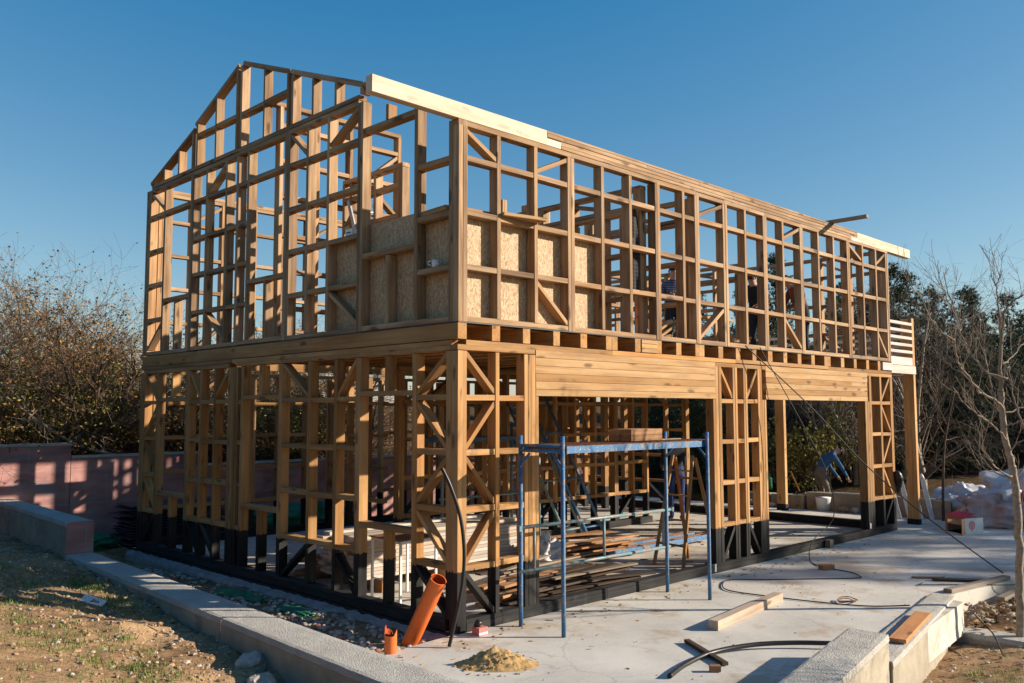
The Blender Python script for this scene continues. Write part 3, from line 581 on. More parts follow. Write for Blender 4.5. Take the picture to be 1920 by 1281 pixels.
# concrete slab
def prism(q, poly, z0, z1, mi=0):
    n = len(poly); q.add([(x, y, z) for z in (z0, z1) for x, y in poly], [tuple(range(n-1, -1, -1)), tuple(range(n, 2*n))]+[(i, (i+1) % n, n+(i+1) % n, n+i) for i in range(n)], mi=mi)
slab = MB()
prism(slab, [(-1.40, -.16), (-1.0, -.1), (-.55, -.02), (-.35, .0), (-.02, .02), (-.02, 7.68), (12.3, 7.68), (12.3, 1.2), (12.5, -.2), (12.2, -1.6), (14, -6), (9.4, -3.35), (7.0, -2.95), (5.03, -2.63), (4.9, -2.9), (.2, -3.4), (-2, -3.8), (-1.9, -2.2)], -.34, 0)
tag(slab.build('slab', M_SLAB), None, None, None, 'structure')
def roughwall(pts_l, pts_r, zt, zb, mats, name, label, amp=.006, step=.06):
    """a cast wall: rough top, slightly uneven edges; pts as functions of a parameter"""
    q = MB(); rows = []
    n = len(pts_l)
    for i in range(n):
        a = Vector((*pts_l[i], 0)); b = Vector((*pts_r[i], 0)); jl = noise.noise(a*7)*amp; jr = noise.noise(b*7+Vector((5, 5, 5)))*amp
        sec = [a.lerp(b, 0)+Vector((0, 0, zb)), a.lerp(b, 0)+Vector((0, 0, zt-.07)), a.lerp(b, -.02)+Vector((0, 0, zt-.055+jl)), a.lerp(b, .0)+Vector((0, 0, zt-.006+jl*.6))]
        for k in (.08, .25, .45, .65, .85): p = a.lerp(b, k); sec.append(p+Vector((0, 0, zt+noise.fractal(p*9, .9, 2, 3)*amp*.5)))
        sec += [a.lerp(b, 1.0)+Vector((0, 0, zt-.006+jr*.6)), a.lerp(b, 1.02)+Vector((0, 0, zt-.055+jr)), b+Vector((0, 0, zt-.07)), b+Vector((0, 0, zb))]
        rows.append(sec)
    m_ = len(rows[0]); vs = [v for s_ in rows for v in s_]
    top = []; side = []
    for i in range(n-1):
        for k in range(m_-1):
            (top if 1 <= k <= m_-3 else side).append((i*m_+k, i*m_+k+1, (i+1)*m_+k+1, (i+1)*m_+k))
    q.add(vs, top, mi=0); q.f += [f for f in side]; q.mi += [1]*len(side); q.sm += [False]*len(side)
    e0 = tuple(range(m_-1, -1, -1)); e1 = tuple((n-1)*m_+k for k in range(m_)); q.f += [e0, e1]; q.mi += [2, len(mats)-1]; q.sm += [False]*2
    return tag(q.build(name, mats), label, 'wall')
def line(p, q, step=.06):
    p = Vector(p); q = Vector(q); n = 110; return [tuple(p.lerp(q, i/n)) for i in range(n+1)]
ys = [6.0-i*.06 for i in range(175)]
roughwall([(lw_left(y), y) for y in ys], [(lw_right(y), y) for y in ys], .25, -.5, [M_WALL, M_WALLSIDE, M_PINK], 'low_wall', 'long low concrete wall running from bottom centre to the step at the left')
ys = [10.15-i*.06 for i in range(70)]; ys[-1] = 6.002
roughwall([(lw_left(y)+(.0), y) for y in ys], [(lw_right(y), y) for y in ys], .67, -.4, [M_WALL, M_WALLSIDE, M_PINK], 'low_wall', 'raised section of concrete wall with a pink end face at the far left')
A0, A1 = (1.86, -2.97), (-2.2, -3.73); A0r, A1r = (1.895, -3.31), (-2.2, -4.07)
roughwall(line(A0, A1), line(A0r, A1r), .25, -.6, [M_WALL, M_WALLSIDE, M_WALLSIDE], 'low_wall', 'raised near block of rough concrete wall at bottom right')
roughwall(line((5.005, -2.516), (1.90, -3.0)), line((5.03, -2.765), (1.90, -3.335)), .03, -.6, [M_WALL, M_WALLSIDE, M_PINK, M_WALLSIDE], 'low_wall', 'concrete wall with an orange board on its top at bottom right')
roughwall(line((5.22, -2.78), (5.22, -8)), line((4.9, -2.80), (4.9, -8)), -.32, -.8, [M_WALL, M_WALLSIDE, M_WALLSIDE], 'low_wall', 'lowest concrete wall running off the right edge behind the dead leaves')
# foundation edge on the left side of the house
def plinth(q):
    n = 150; vs = []
    for i in range(n+1):
        y = .05+7.6*i/n; j = noise.fractal(Vector((0, y*7, 2)), .8, 2, 4)
        o = -.16-.03*noise.noise(Vector((3, y*3, 1)))
        vs += [(-.025, y, -.03+.02*j), (-.05, y, -.045+.025*j), (o+.05, y, -.05+.02*j), (o+.02, y, -.09), (o, y, -.42)]
    q.add(vs, [(i*5+k, i*5+k+1, (i+1)*5+k+1, (i+1)*5+k) for i in range(n) for k in range(4)], smooth=True)
tag(one('foundation', M_PLINTH, plinth, None, None), None, None, None, 'structure')
tag(one('foundation', W_BLACK, lambda q: q.box(-.026, .0, .03, 7.66, -.13, .0), None, None), None, None, None, 'structure')
# pink wall
def seg(x0, x1, zt, lab):
    q = MB(); n = max(2, int((x1-x0)/.2))
    q.box(x0, x1, 10.2, 10.42, -.7, zt-.04, mi=0); q.box(x0, x1+.012, 10.18, 10.44, zt-.04, zt, mi=1); tag(q.build('retaining_wall', [M_PINK, M_WALL]), lab, 'wall')
seg(-14, -.14, 1.57, 'higher pink stained retaining wall at the left edge'); seg(-.128, 2.35, 1.345, 'lower pink stained retaining wall left of the timber house'); seg(2.362, 16, 1.10, 'lowest pink retaining wall seen through the lower left frame')

# gravel in the trench
def pebble(q, p, r, mi=0, flat=.7, seed=0, sub=0):
    P = []; 
    t = (1+5**.5)/2
    V = [Vector(v).normalized() for v in ((-1, t, 0), (1, t, 0), (-1, -t, 0), (1, -t, 0), (0, -1, t), (0, 1, t), (0, -1, -t), (0, 1, -t), (t, 0, -1), (t, 0, 1), (-t, 0, -1), (-t, 0, 1))]
    F = [(0, 11, 5), (0, 5, 1), (0, 1, 7), (0, 7, 10), (0, 10, 11), (1, 5, 9), (5, 11, 4), (11, 10, 2), (10, 7, 6), (7, 1, 8), (3, 9, 4), (3, 4, 2), (3, 2, 6), (3, 6, 8), (3, 8, 9), (4, 9, 5), (2, 4, 11), (6, 2, 10), (8, 6, 7), (9, 8, 1)]
    for _ in range(sub):
        cache = {}; NF = []
        def mid(a, b):
            k = (min(a, b), max(a, b))
            if k not in cache: V.append(((V[a]+V[b])/2).normalized()); cache[k] = len(V)-1
            return cache[k]
        for a, b, c in F: ab, bc, ca = mid(a, b), mid(b, c), mid(c, a); NF += [(a, ab, ca), (b, bc, ab), (c, ca, bc), (ab, bc, ca)]
        F = NF
    s = Vector((rnd.uniform(0, 99), rnd.uniform(0, 99), 0)); rot = Matrix.Rotation(rnd.uniform(0, 6.28), 3, 'Z')
    vs = []
    for v in V:
        k = 1+.35*noise.noise(v*1.4+s)+(.13*noise.noise(v*5+s) if sub else 0); w_ = rot @ Vector((v.x*1.15*k, v.y*.85*k, v.z*flat*k)); vs.append(Vector(p)+w_*r)
    q.add(vs, F, tint=rnd.random(), mi=mi, smooth=False)
def gravel(q):
    for i in range(1100):
        y = rnd.uniform(-.1, 6.5)**1; x = rnd.uniform(-1.2, -.2); 
        if rnd.random() < .3 and y > 2.5: continue
        pebble(q, (x, y, gh(x, y)+.01), rnd.uniform(.015, .045), mi=rnd.choice((0, 0, 1, 2)))
M_REDST = plain('reddish_gravel', (.30, .12, .09), .9, 0, .3); M_GRV = plain('grey_gravel', (.30, .27, .25), .9, 0, .3)
tag(one('gravel', [M_STONE, M_GRV, M_REDST], gravel, 'grey and reddish gravel in the trench beside the house', None), kind='stuff')
def crumbs(q):
    for i in range(2600):
        y = rnd.uniform(-1.5, 8); d = abs(rnd.gauss(0, 1.2)); x = lw_left(y)-.02-d
        if x < -5: continue
        pebble(q, (x, y, gh(x, y)+.003), rnd.uniform(.006, .024)*(1.5 if rnd.random() < .07 else 1), mi=rnd.choice((0, 0, 0, 1)))
    for i in range(500):
        x = rnd.uniform(2.0, 7.5); y = rnd.uniform(-5.2, -3.0)
        if y > -3.16+(x-.27)*.187-.12: continue
        pebble(q, (x, y, gh(x, y)+.003), rnd.uniform(.006, .03), mi=rnd.choice((0, 1)))
M_CLOD = plain('soil_clod', (.33, .22, .13), .95, 0, .3, 20, .6)
tag(one('soil_crumbs', [M_CLOD, M_STONE], crumbs, 'small soil clods and stones scattered on bare earth', None), kind='stuff')
def rubble(q):     # crumbs of sand and sawdust on the slab
    for i in range(420):
        x = rnd.uniform(-1, 6); y = rnd.uniform(-2.8, -.15)
        if noise.noise(Vector((x*1.3, y*1.3, 0))) < .1: continue
        pebble(q, (x, y, .003), rnd.uniform(.003, .009), mi=0)
tag(one('grit', [M_SAND], rubble, 'loose grit and sawdust on the slab', None), kind='stuff')
def stone(x, y, r, lab):
    tag(one('stone', M_STONE, lambda q: pebble(q, (x, y, gh(x, y)+r*.35), r, sub=2), None, None), lab, 'stone', 'pale stones beside the low wall')
stone(-1.93, .40, .13, 'pale broken stone lying beside the low wall at bottom'); stone(-2.12, -.12, .12, 'pale stone at the bottom edge left of the low wall')
stone(-2.9, 5.0, .1, 'small rounded brown clod at the far left beside the grass')
def grass(q):
    cl = []
    for i in range(400):
        x = rnd.uniform(-4.4, -1.9); y = rnd.uniform(-1.2, 5.2)
        if noise.noise(Vector((x*.8+3, y*.8, 0))) > -.1 and not (x > -2.5 and y < 1.6): cl.append((x, y))
    cl += [(-2.0+rnd.uniform(-.15, .1), rnd.uniform(2.8, 4.5)) for _ in range(40)]
    for cx, cy in cl:
        for k in range(rnd.randint(10, 40)):
            x = cx+rnd.gauss(0, .07); y = cy+rnd.gauss(0, .07); z = gh(x, y)-.004; h = rnd.uniform(.015, .06); a = rnd.uniform(0, 6.28); w_ = .0034
            d = Vector((math.cos(a), math.sin(a), 0)); s = Vector((-d.y, d.x, 0))*w_; p = Vector((x, y, z)); ln = d*h*rnd.uniform(.2, .9)
            q.add([p-s, p+s, p+ln*.45+Vector((0, 0, h*.65))+s*.7, p+ln*.45+Vector((0, 0, h*.65))-s*.7, p+ln+Vector((0, 0, h))], [(0, 1, 2, 3), (3, 2, 4)], tint=rnd.random())
    for i in range(60):
        cx = rnd.uniform(3.2, 5); cy = rnd.uniform(-4.6, -3.3)
        if rnd.random() < .4: cx, cy = rnd.uniform(5.4, 7.5), rnd.uniform(-5, -3.3)
        for k in range(22):
            x = cx+rnd.gauss(0, .06); y = cy+rnd.gauss(0, .06); 
            if y > -3.16+(x-.27)*.187-.1 and x < 5: continue
            z = gh(x, y); h = rnd.uniform(.02, .07); a = rnd.uniform(0, 6.28); d = Vector((math.cos(a), math.sin(a), 0)); s = Vector((-d.y, d.x, 0))*.003; p = Vector((x, y, z))
            q.add([p-s, p+s, p+d*h*.5+Vector((0, 0, h))], [(0, 1, 2)], tint=rnd.random())
tag(one('grass', L_GRASS, grass, 'sparse green grass tufts on dry soil', None), kind='stuff')
def litter(q):
    for i in range(900):
        x = rnd.uniform(2.2, 8); y = rnd.uniform(-5.4, -2.9)
        if x < 5 and y > -3.16+(x-.27)*.187-.08: continue
        if x < 4.9 and rnd.random() < .45 and y < -3.9: continue
        z = gh(x, y)+.012; r = rnd.uniform(.012, .03); a = rnd.uniform(0, 6.28)
        M = Matrix.Rotation(a, 3, 'Z') @ Matrix.Rotation(rnd.uniform(-.7, .7), 3, 'X')
        q.add([Vector((x, y, z))+M @ Vector(v)*r for v in ((-1, 0, 0), (-.2, -.6, .1), (1.1, 0, .25), (-.2, .6, .1))], [(0, 1, 2, 3)], tint=rnd.random())
tag(one('leaf_litter', L_DEAD, litter, 'dry brown leaves on the soil behind the right hand wall', None), kind='stuff')

# ================================================================== SITE OBJECTS
# ---- blue scaffold frame
sc = empty('scaffold', (1.85, -.5, 0), 'blue and rust work platform on four tubes standing in front of the wide garage opening', 'scaffold')
POST = [(.66, -.2, 1.875), (.645, -.78, 1.876), (3.06, -.25, 1.872), (3.03, -.846, 1.877)]
def sp(name, mat, fn): b = MB(); fn(b); return b.build(name, mat, sc)
for x, y, z in POST: sp('post', M_BLUE, lambda q: q.tube([(x, y, 0), (x, y, .4), (x, y, z)], .0215, 12))
for x, y0, y1 in ((.653, -.78, -.2), (3.045, -.846, -.25)):
    sp('cross_tube', M_BLUE, lambda q: (q.tube([(x, y0, 1.73), (x, y1, 1.73)], .018, 8), q.tube([(x, y0, 1.78), (x, y1, 1.78)], .014, 8)))
    for s_, yy in ((1, y0), (-1, y1)):
        sp('gusset', M_BLUE, lambda q: q.tube([(x, yy, 1.55), (x, yy+s_*.05, 1.62), (x, yy+s_*.13, 1.70)], .013, 8))
sp('deck', [M_BLUE, M_RUST], lambda q: (q.box(.67, 3.03, -.815, -.79, 1.712, 1.778, mi=0), q.box(.67, 3.03, -.26, -.235, 1.712, 1.778, mi=0), q.box(.70, 3.02, -.789, -.261, 1.775, 1.782, mi=1),
    [q.box(.70+i*.0245, .708+i*.0245, -.788, -.262, 1.782, 1.790, mi=1) for i in range(95)], [q.box(x, x+.03, -.788, -.262, 1.72, 1.774, mi=1) for x in (.71, 1.3, 1.9, 2.5, 2.98)]))
gr_ = [(.63, .96), (.63, .53)]
sp('guard_rail', M_TEAL, lambda q: (q.tube([(.62, -.215, .963), (3.19, -.235, .948)], .019, 8), q.tube([(.62, -.215, .533), (3.14, -.235, .517)], .019, 8), [q.tube([(x, -.225, .53), (x, -.225, .95)], .016, 8) for x in (.83, 1.93, 3.03)],
    q.box(.60, .64, -.245, -.2, .93, .985), q.box(3.17, 3.2, -.26, -.215, .925, .975)))
def boards(n, x0, x1, y0, y1, z0, th, mat, name, lab, grp, cat='board', wob=.15, Ls=(1.0, 1.9), wd=(.09, .16), stackz=None):
    for i in range(n):
        L_ = rnd.uniform(*Ls); x = rnd.uniform(x0+L_/2, max(x0+L_/2+.01, x1-L_/2)); y = rnd.uniform(y0, y1); a = rnd.gauss(0, wob)
        z = z0+th*.6+i*(stackz or th*.35); d = Vector((math.cos(a), math.sin(a), rnd.uniform(-.02, .02)))*L_/2; p = Vector((x, y, z))
        tag(one(name, mat, lambda q: q.beam(p-d, p+d, rnd.uniform(*wd), th, (0, 0, 1)), None, None), lab, cat, grp)
# short blocks on the platform
for i in range(2):
    for j in range(2): tag(one('timber_offcut', [W_BROWN], lambda q: q.beam((1.86, -.44-.155*j, 1.828+.064*i), (2.40, -.45-.155*j, 1.828+.064*i), .15, .062, tint=.85+.1*i), None, None), 'short timber offcut in the small stack on the blue platform', 'timber', 'offcuts stacked on the platform')
tag(one('board', [W_GREY], lambda q: q.beam((2.43, -.55, 1.798), (2.95, -.5, 1.798), .1, .012), None, None), 'thin board lying flat on the blue platform beside the offcuts', 'board')
boards(26, 1.15, 3.55, .35, 1.45, 0, .022, [W_DARKBOARD], 'dark_board', 'dark weathered board in the loose pile inside the garage opening', 'dark boards piled on the slab', stackz=.0075, Ls=(1.0, 1.9))
boards(5, 1.6, 3.5, .4, 1.4, .19, .02, [W_GREY], 'pale_board', 'paler thin board on top of the dark board pile', 'pale boards on the dark pile', wd=(.04, .08))
boards(16, 3.3, 5.3, 1.75, 2.7, 0, .024, [W_BROWN], 'brown_board', 'brown board in the pile behind the blue platform', 'brown boards piled on the slab', stackz=.016, Ls=(1.1, 1.8))
# lumber stack on the slab behind the left corner
dd = Vector((1, -1, 0)).normalized(); nn = Vector((1, 1, 0)).normalized()
for x in (.7, 1.7, 2.8):
    tag(one('bearer', [W_BROWN], lambda q: q.beam((x, 2.08, .09), (x, 3.0, .09), .09, .17), None, None), 'short bearer timber under the pale lumber stack', 'timber', 'bearers under the lumber stack')
for k in range(11):
    for j in range(6):
        if k == 10 and j in (0, 4): continue
        x0 = .38+rnd.uniform(-.06, .06); x1 = 3.1+rnd.uniform(-.1, .08); y = 2.15+j*.152+rnd.uniform(-.004, .004); z = .198+k*.0435
        tag(one('pale_board', [W_FRESH], lambda q: q.beam((x0, y, z), (x1, y, z), .145, .0405, tint=rnd.uniform(.72, 1.0)), None, None), 'pale board in the big neat lumber stack inside the left wall', 'board', 'boards in the lumber stack')
boards(9, .2, 1.3, 3.2, 3.9, 0, .045, [W_BROWN], 'brown_offcut', 'brown offcut in the low heap at the left end of the lumber stack', 'offcuts beside the lumber stack', wob=.25, Ls=(.5, .9), wd=(.1, .14), stackz=.03)
boards(7, .9, 2.3, .5, 1.6, 0, .03, [W_BROWN], 'brown_board', 'reddish brown board on the slab just behind the near corner post', 'brown boards behind the corner post', wob=.2, Ls=(.9, 1.4), stackz=.03)
# table
tb = empty('work_table', (.68, 1.7, 0), 'small table with white legs and a dark top behind the left wall studs', 'table')
def tp(n, m, f): b = MB(); f(b); return b.build(n, m, tb)
tp('tabletop', M_RUST, lambda q: q.box(.40, .97, 1.41, 2.0, .685, .70)); tp('frame', M_WHITE, lambda q: (q.box(.42, .95, 1.43, 1.455, .65, .684), q.box(.42, .95, 1.955, 1.98, .65, .684), q.box(.42, .445, 1.456, 1.954, .65, .684), q.box(.925, .95, 1.456, 1.954, .65, .684), q.box(.425, .44, 1.456, 1.954, .22, .235)))
for x, y in ((.42, 1.43), (.42, 1.955), (.925, 1.43), (.925, 1.955)): tp('leg', M_WHITE, lambda q: q.box(x, x+.025, y, y+.025, 0, .649))
# A-frame ladder of wood
ld = empty('step_ladder', (4.8, .7, 0), 'wooden folding step ladder standing in the garage opening', 'ladder')
def lp(n, m, f): b = MB(); f(b); return b.build(n, m, ld)
F = [Vector((4.36, .42, 0)), Vector((4.44, .95, 0)), Vector((5.25, .42, 0)), Vector((5.24, .93, 0))]; TPS = [Vector((4.78, .52, 1.5)), Vector((4.78, .85, 1.5)), Vector((4.84, .52, 1.47)), Vector((4.84, .85, 1.47))]
for i in range(4): lp('leg', [W_LINTEL if i < 3 else W_ORANGE], lambda q: q.beam(F[i], TPS[i], .045, .03, (1, 0, 0)))
for k in (.2, .42, .64, .86): lp('rung', [W_LINTEL], lambda q: q.beam(F[0].lerp(TPS[0], k), F[1].lerp(TPS[1], k), .05, .022))
for k in (.3, .8): lp('rung', [W_LINTEL], lambda q: q.beam(F[2].lerp(TPS[2], k), F[3].lerp(TPS[3], k), .03, .03))
# blue steel frames lying on the slab
for j, (y, t) in enumerate(((1.92, 0), (1.62, .03))):
    tag(one('steel_deck', [M_BLUE, M_RUST], lambda q: (q.box(4.3, 6.9, y, y+.02, .04, .12), q.box(4.3, 6.9, y+.14, y+.16, .04, .12, mi=1), [q.box(4.3+i*.85, 4.34+i*.85, y+.021, y+.139, .05, .11, mi=1) for i in range(4)]), None, None),
        ('rusty blue steel deck frame lying flat, the farther of two' if j == 0 else 'rusty blue steel deck frame lying flat, nearer the opening'), 'steel frame', 'blue deck frames on the slab')
# blue scaffold ladders leaning against the inner wall
def leaner(x, lab, m_):
    e = empty('leaning_scaffold', (x, 3.3, 0), lab, 'scaffold', 'scaffold pieces leaning inside')
    def f(n, fn): b = MB(); fn(b); return b.build(n, m_, e)
    a, b_ = Vector((x, 3.2, 0)), Vector((x+.48, 3.25, 0)); s = Vector((-.95, .5, 2.35))
    for p in (a, b_): f('post', lambda q: q.tube([p, p+s], .024, 8))
    for k in (.08, .42, .75, .97): f('rung', lambda q: q.tube([a+s*k, b_+s*k], .016, 8))
    f('gusset', lambda q: (q.tube([a+s*.65, a+s*.74+Vector((.1, 0, 0))], .012, 6), q.tube([b_+s*.65, b_+s*.74-Vector((.1, 0, 0))], .012, 6)))
leaner(5.72, 'blue scaffold frame leaning on the inner wall, right one of two', M_BLUE); leaner(5.2, 'dark teal scaffold frame leaning on the inner wall, left one of two', M_TEAL)
ib = empty('scaffold', (2.6, 3.0, 0), 'dark blue scaffold bay standing in the shade behind the lumber stack', 'scaffold')
for x, y in ((2.35, 3.0), (2.35, 3.6), (4.3, 3.0), (4.3, 3.6)):
    b = MB(); b.tube([(x, y, 0), (x, y, 1.9)], .024, 8); b.build('post', M_TEAL, ib)
b = MB(); b.box(2.3, 4.35, 3.02, 3.58, 1.68, 1.74); b.build('deck', M_BLUE, ib); b = MB(); b.tube([(2.3, 3.0, .9), (4.35, 3.0, .9)], .018, 8); b.tube([(2.3, 3.0, .5), (4.35, 3.0, .5)], .018, 8); b.build('guard_rail', M_TEAL, ib)
# plastic sheet heaps, small things inside
def blob(name, mats, c, r, lab, cat, group=None, amp=.3, fr=2.2, folds=0, rot=0, flat=True, n=28, seed=0):
    q = MB(); vs = []; nu, nv = n*2, n; S = Vector((seed*7.3, seed*3.1, 0)); Mr = Matrix.Rotation(rot, 3, 'Z')
    for j in range(nv+1):
        for i in range(nu):
            a = 2*math.pi*i/nu; t = math.pi*j/nv; d = Vector((math.sin(t)*math.cos(a), math.sin(t)*math.sin(a), math.cos(t)))
            k = 1+amp*noise.noise(d*fr+S)+amp*.4*noise.noise(d*fr*2.7+S)
            if folds: k += folds*(1-abs(noise.noise(Vector((d.x*3, d.y*3, d.z*1.2))*1.6+S))*3)*.5+folds*.6*(.5-abs(noise.noise(Vector((d.x*7, d.y*7, d.z*3))+S))*2)
            p = Mr @ Vector((d.x*r[0]*k, d.y*r[1]*k, 0)); z = c[2]+r[2]*(1+d.z*k) if False else c[2]+max(0, r[2]*.62+d.z*r[2]*k)
            vs.append((c[0]+p.x, c[1]+p.y, z))
    q.add(vs, [(j*nu+i, (j+1)*nu+i, (j+1)*nu+(i+1) % nu, j*nu+(i+1) % nu) for j in range(nv) for i in range(nu)], smooth=True)
    o = q.build(name, mats); return tag(o, lab, cat, group)
blob('plastic_sheet', M_TARP, (3.05, 1.75, 0), (.32, .22, .26), 'crumpled clear plastic sheet between the brown and dark board piles', 'plastic sheet', amp=.5, fr=3, folds=.2, seed=1)
blob('plastic_sheet', M_TARPPK, (2.75, 1.55, 0), (.35, .2, .1), 'flat pinkish plastic sheet beside the brown boards', 'plastic sheet', amp=.4, fr=3, seed=2)
# pipes and hoses at the near corner
def pipe(name, p0, p1, r, lab, jag=False, n=28):
    e = empty(name, p0, lab, 'pipe'); p0, p1 = Vector(p0), Vector(p1); d = (p1-p0).normalized(); u = d.orthogonal().normalized(); v = d.cross(u)
    q = MB(); vs = []
    ends = []
    for k in range(n):
        a = 2*math.pi*k/n; w_ = u*math.cos(a)+v*math.sin(a); e_ = (.05*max(0, math.sin(a*1.5+.6))+.05*(k in (5, 6, 7))) if jag else 0
        ends.append(e_); vs += [p0+w_*r, p0+w_*r*1.0+(p1-p0)*.5, p1+w_*r+d*e_, p1+w_*r*.9+d*e_, p0+w_*r*.9]
    q.add(vs, [(k*5+j, ((k+1) % n)*5+j, ((k+1) % n)*5+j+1, k*5+j+1) for k in range(n) for j in range(2)], smooth=True)
    q.add(vs, [(k*5+j, ((k+1) % n)*5+j, ((k+1) % n)*5+j+1, k*5+j+1) for k in range(n) for j in (2,)])
    q.build('pipe_wall', M_ORANGE, e); q = MB(); q.add(vs, [(k*5+3, ((k+1) % n)*5+3, ((k+1) % n)*5+4, k*5+4) for k in range(n)], smooth=True); q.build('bore', M_ORANGEIN, e); return e
pipe('drain_pipe', (-.36, .42, -.3), (-.36, -.15, .585), .078, 'wide orange drain pipe leaning out beside the near corner post')
pipe('drain_pipe', (-.83, -.06, -.1), (-.83, -.06, .15), .055, 'short broken orange pipe stub behind the low wall', True)
def bez(P, n=10):
    P = [Vector(p) for p in P]; out = []
    for i in range(len(P)-1):
        a = P[max(i-1, 0)]; b = P[i]; c = P[i+1]; d = P[min(i+2, len(P)-1)]
        for k in range(n):
            t = k/n; out.append(.5*((2*b)+(c-a)*t+(2*a-5*b+4*c-d)*t*t+(3*b-a-3*c+d)*t**3))
    out.append(P[-1]); return out
tag(one('hose', M_RUBBER, lambda q: q.tube(bez([(-.36, -.30, .01), (-.29, -.31, .25), (-.22, -.32, .55), (-.20, -.32, .85), (-.23, -.30, 1.15), (-.31, -.26, 1.42), (-.37, -.2, 1.6)], 12), .017, 10), None, None), 'black hose standing up against the near corner post', 'hose')
tag(one('hose', M_RUBBER, lambda q: q.tube(bez([(.27, -2.24, .022), (.66, -2.14, .022), (1.1, -2.12, .03), (1.5, -2.27, .045), (1.8, -2.5, .05), (2.02, -2.75, .05)], 12), .0205, 12), None, None), 'thick black hose curving across the slab towards the near wall block', 'hose')
tag(one('stick', [W_DARKBOARD], lambda q: q.beam((1.28, -1.72, .022), (.88, -2.37, .022), .055, .03), None, None), 'short dark stick crossing under the black hose', 'stick')
tag(one('timber', [W_PALE], lambda q: q.beam((1.86, -1.63, .048), (3.52, -1.42, .048), .105, .093, tint=1.05), None, None), 'thick pale timber lying alone on the slab', 'timber')
tag(one('wood_block', [W_BROWN], lambda q: q.beam((.66, -2.36, .03), (.72, -2.42, .03), .06, .05), None, None), 'small wooden block beside the end of the thick hose', 'block')
tag(one('wood_block', [W_BROWN], lambda q: q.beam((5.68, -.86, .035), (5.84, -.95, .035), .1, .065), None, None), 'small wooden block on the slab beside the looping cable', 'block')
tag(one('wood_block', [W_GREY], lambda q: q.beam((7.62, -.06, .0), (7.62, -.06, .12), .12, .08, (0, 1, 0)), None, None), 'short block standing against the black sill of the second opening', 'block')
# board resting on wall
tag(one('board', [W_ORANGE], lambda q: q.beam((2.50, -3.135, .055), (3.76, -2.895, .055), .15, .035, tint=1.0), None, None), 'orange board resting on top of the wall at bottom right', 'board')
tag(one('paint_box', [M_FADED, M_WHITE], lambda q: (q.box(.10, .21, -.20, -.10, 0, .075, mi=0), q.box(.10, .21, -.2015, -.2005, .01, .03, mi=1)), None, None), 'small red and white carton on the slab at the foot of the corner post', 'carton')
tag(one('bottle_cap', M_RUBBER, lambda q: q.tube([(.13, -.13, .076), (.15, -.15, .13)], .032, 10), None, None), 'small black bottle cap lying on the red carton', 'bottle cap')  # black bottle cap on the carton, drawn as a plain tube
# sand heap
def heap(q):
    n = 46; vs = []
    for i in range(n+1):
        for j in range(n+1):
            x = -1+2*i/n; y = -1+2*j/n; r = math.hypot(x*1.0, y*1.1); h = max(0, (.13*(1-r)**1.5+.018*(1-r)**.5) if r < 1 else 0)
            h += max(0, (1-r))*.07*noise.fractal(Vector((x*6, y*6, 1)), .8, 2, 4)+(.012*max(0, noise.noise(Vector((x*17, y*17, 4)))) if r < .95 else 0)
            p = Vector((-.42, -.98, 0))+dd*x*.37+nn*y*.26; vs.append((p.x, p.y, max(h, 0)-.004))
    q.add(vs, [(i*(n+1)+j, (i+1)*(n+1)+j, (i+1)*(n+1)+j+1, i*(n+1)+j+1) for i in range(n) for j in range(n)], smooth=True)
    for _ in range(70): a = rnd.uniform(0, 6.28); r = rnd.uniform(.1, .42); pebble(q, (-.42+math.cos(a)*r, -.98+math.sin(a)*r*.8, max(.0, .11*(1-r/.33))), rnd.uniform(.006, .018))
tag(one('sand_heap', M_SAND, heap, None, None), 'small heap of damp yellow sand on the slab at bottom centre', 'sand heap')
def chips(q):
    for i in range(150):
        x = rnd.uniform(-1, 9); y = rnd.uniform(-2.7, -.12)
        if rnd.random() < .85: y = -.12-abs(rnd.gauss(0, .25))
        a = rnd.uniform(0, 6.28); L_ = rnd.uniform(.01, .06); d = Vector((math.cos(a), math.sin(a), 0))*L_; q.beam(Vector((x, y, .005)), Vector((x, y, .005))+d, rnd.uniform(.004, .016), .006, mi=rnd.choice((0, 0, 1)))
    for i in range(120):
        x = rnd.uniform(.3, 9.5); y = rnd.uniform(.2, 3.4); a = rnd.uniform(0, 6.28); d = Vector((math.cos(a), math.sin(a), 0))*rnd.uniform(.02, .14); q.beam(Vector((x, y, .007)), Vector((x, y, .007))+d, rnd.uniform(.01, .04), .01, mi=rnd.choice((0, 1)))
tag(one('wood_chips', [W_LINTEL, W_BROWN], chips, 'wood chips and slivers scattered over the slab', None), kind='stuff')
# cables
tag(one('cable', M_CABLE, lambda q: q.tube(bez([(5.72, -.02, 3.02), (6.4, -.25, 2.0), (7.0, -.35, 1.2), (7.5, -.2, .5), (7.0, -.05+-.05, .17), (6.33, -.38, .012), (5.89, -.75, .012), (5.74, -1.23, .012), (5.55, -1.45, .012), (5.38, -1.46, .012), (4.83, -1.0, .012), (4.45, -.66, .012), (4.19, -.40, .012), (3.9, -.47, .012), (3.6, -.72, .012),
    (3.6, -1.14, .012), (3.73, -1.8, .012), (3.92, -2.27, .012), (4.18, -2.6, .03)], 9), .007, 6), None, None), 'thin black cable dropping from the upper floor and looping over the slab', 'cable')
tag(one('cable', M_CABLE, lambda q: q.tube(bez([(5.25, -.06, 3.02), (6.2, -.5, 2.2), (6.75, -1.0, 1.4), (7.1, -1.6, .75), (7.2, -2.1, .35), (7.1, -2.9, -.15)], 10), .0085, 6), None, None), 'straight black cable slanting from the upper floor to the soil at the right', 'cable')
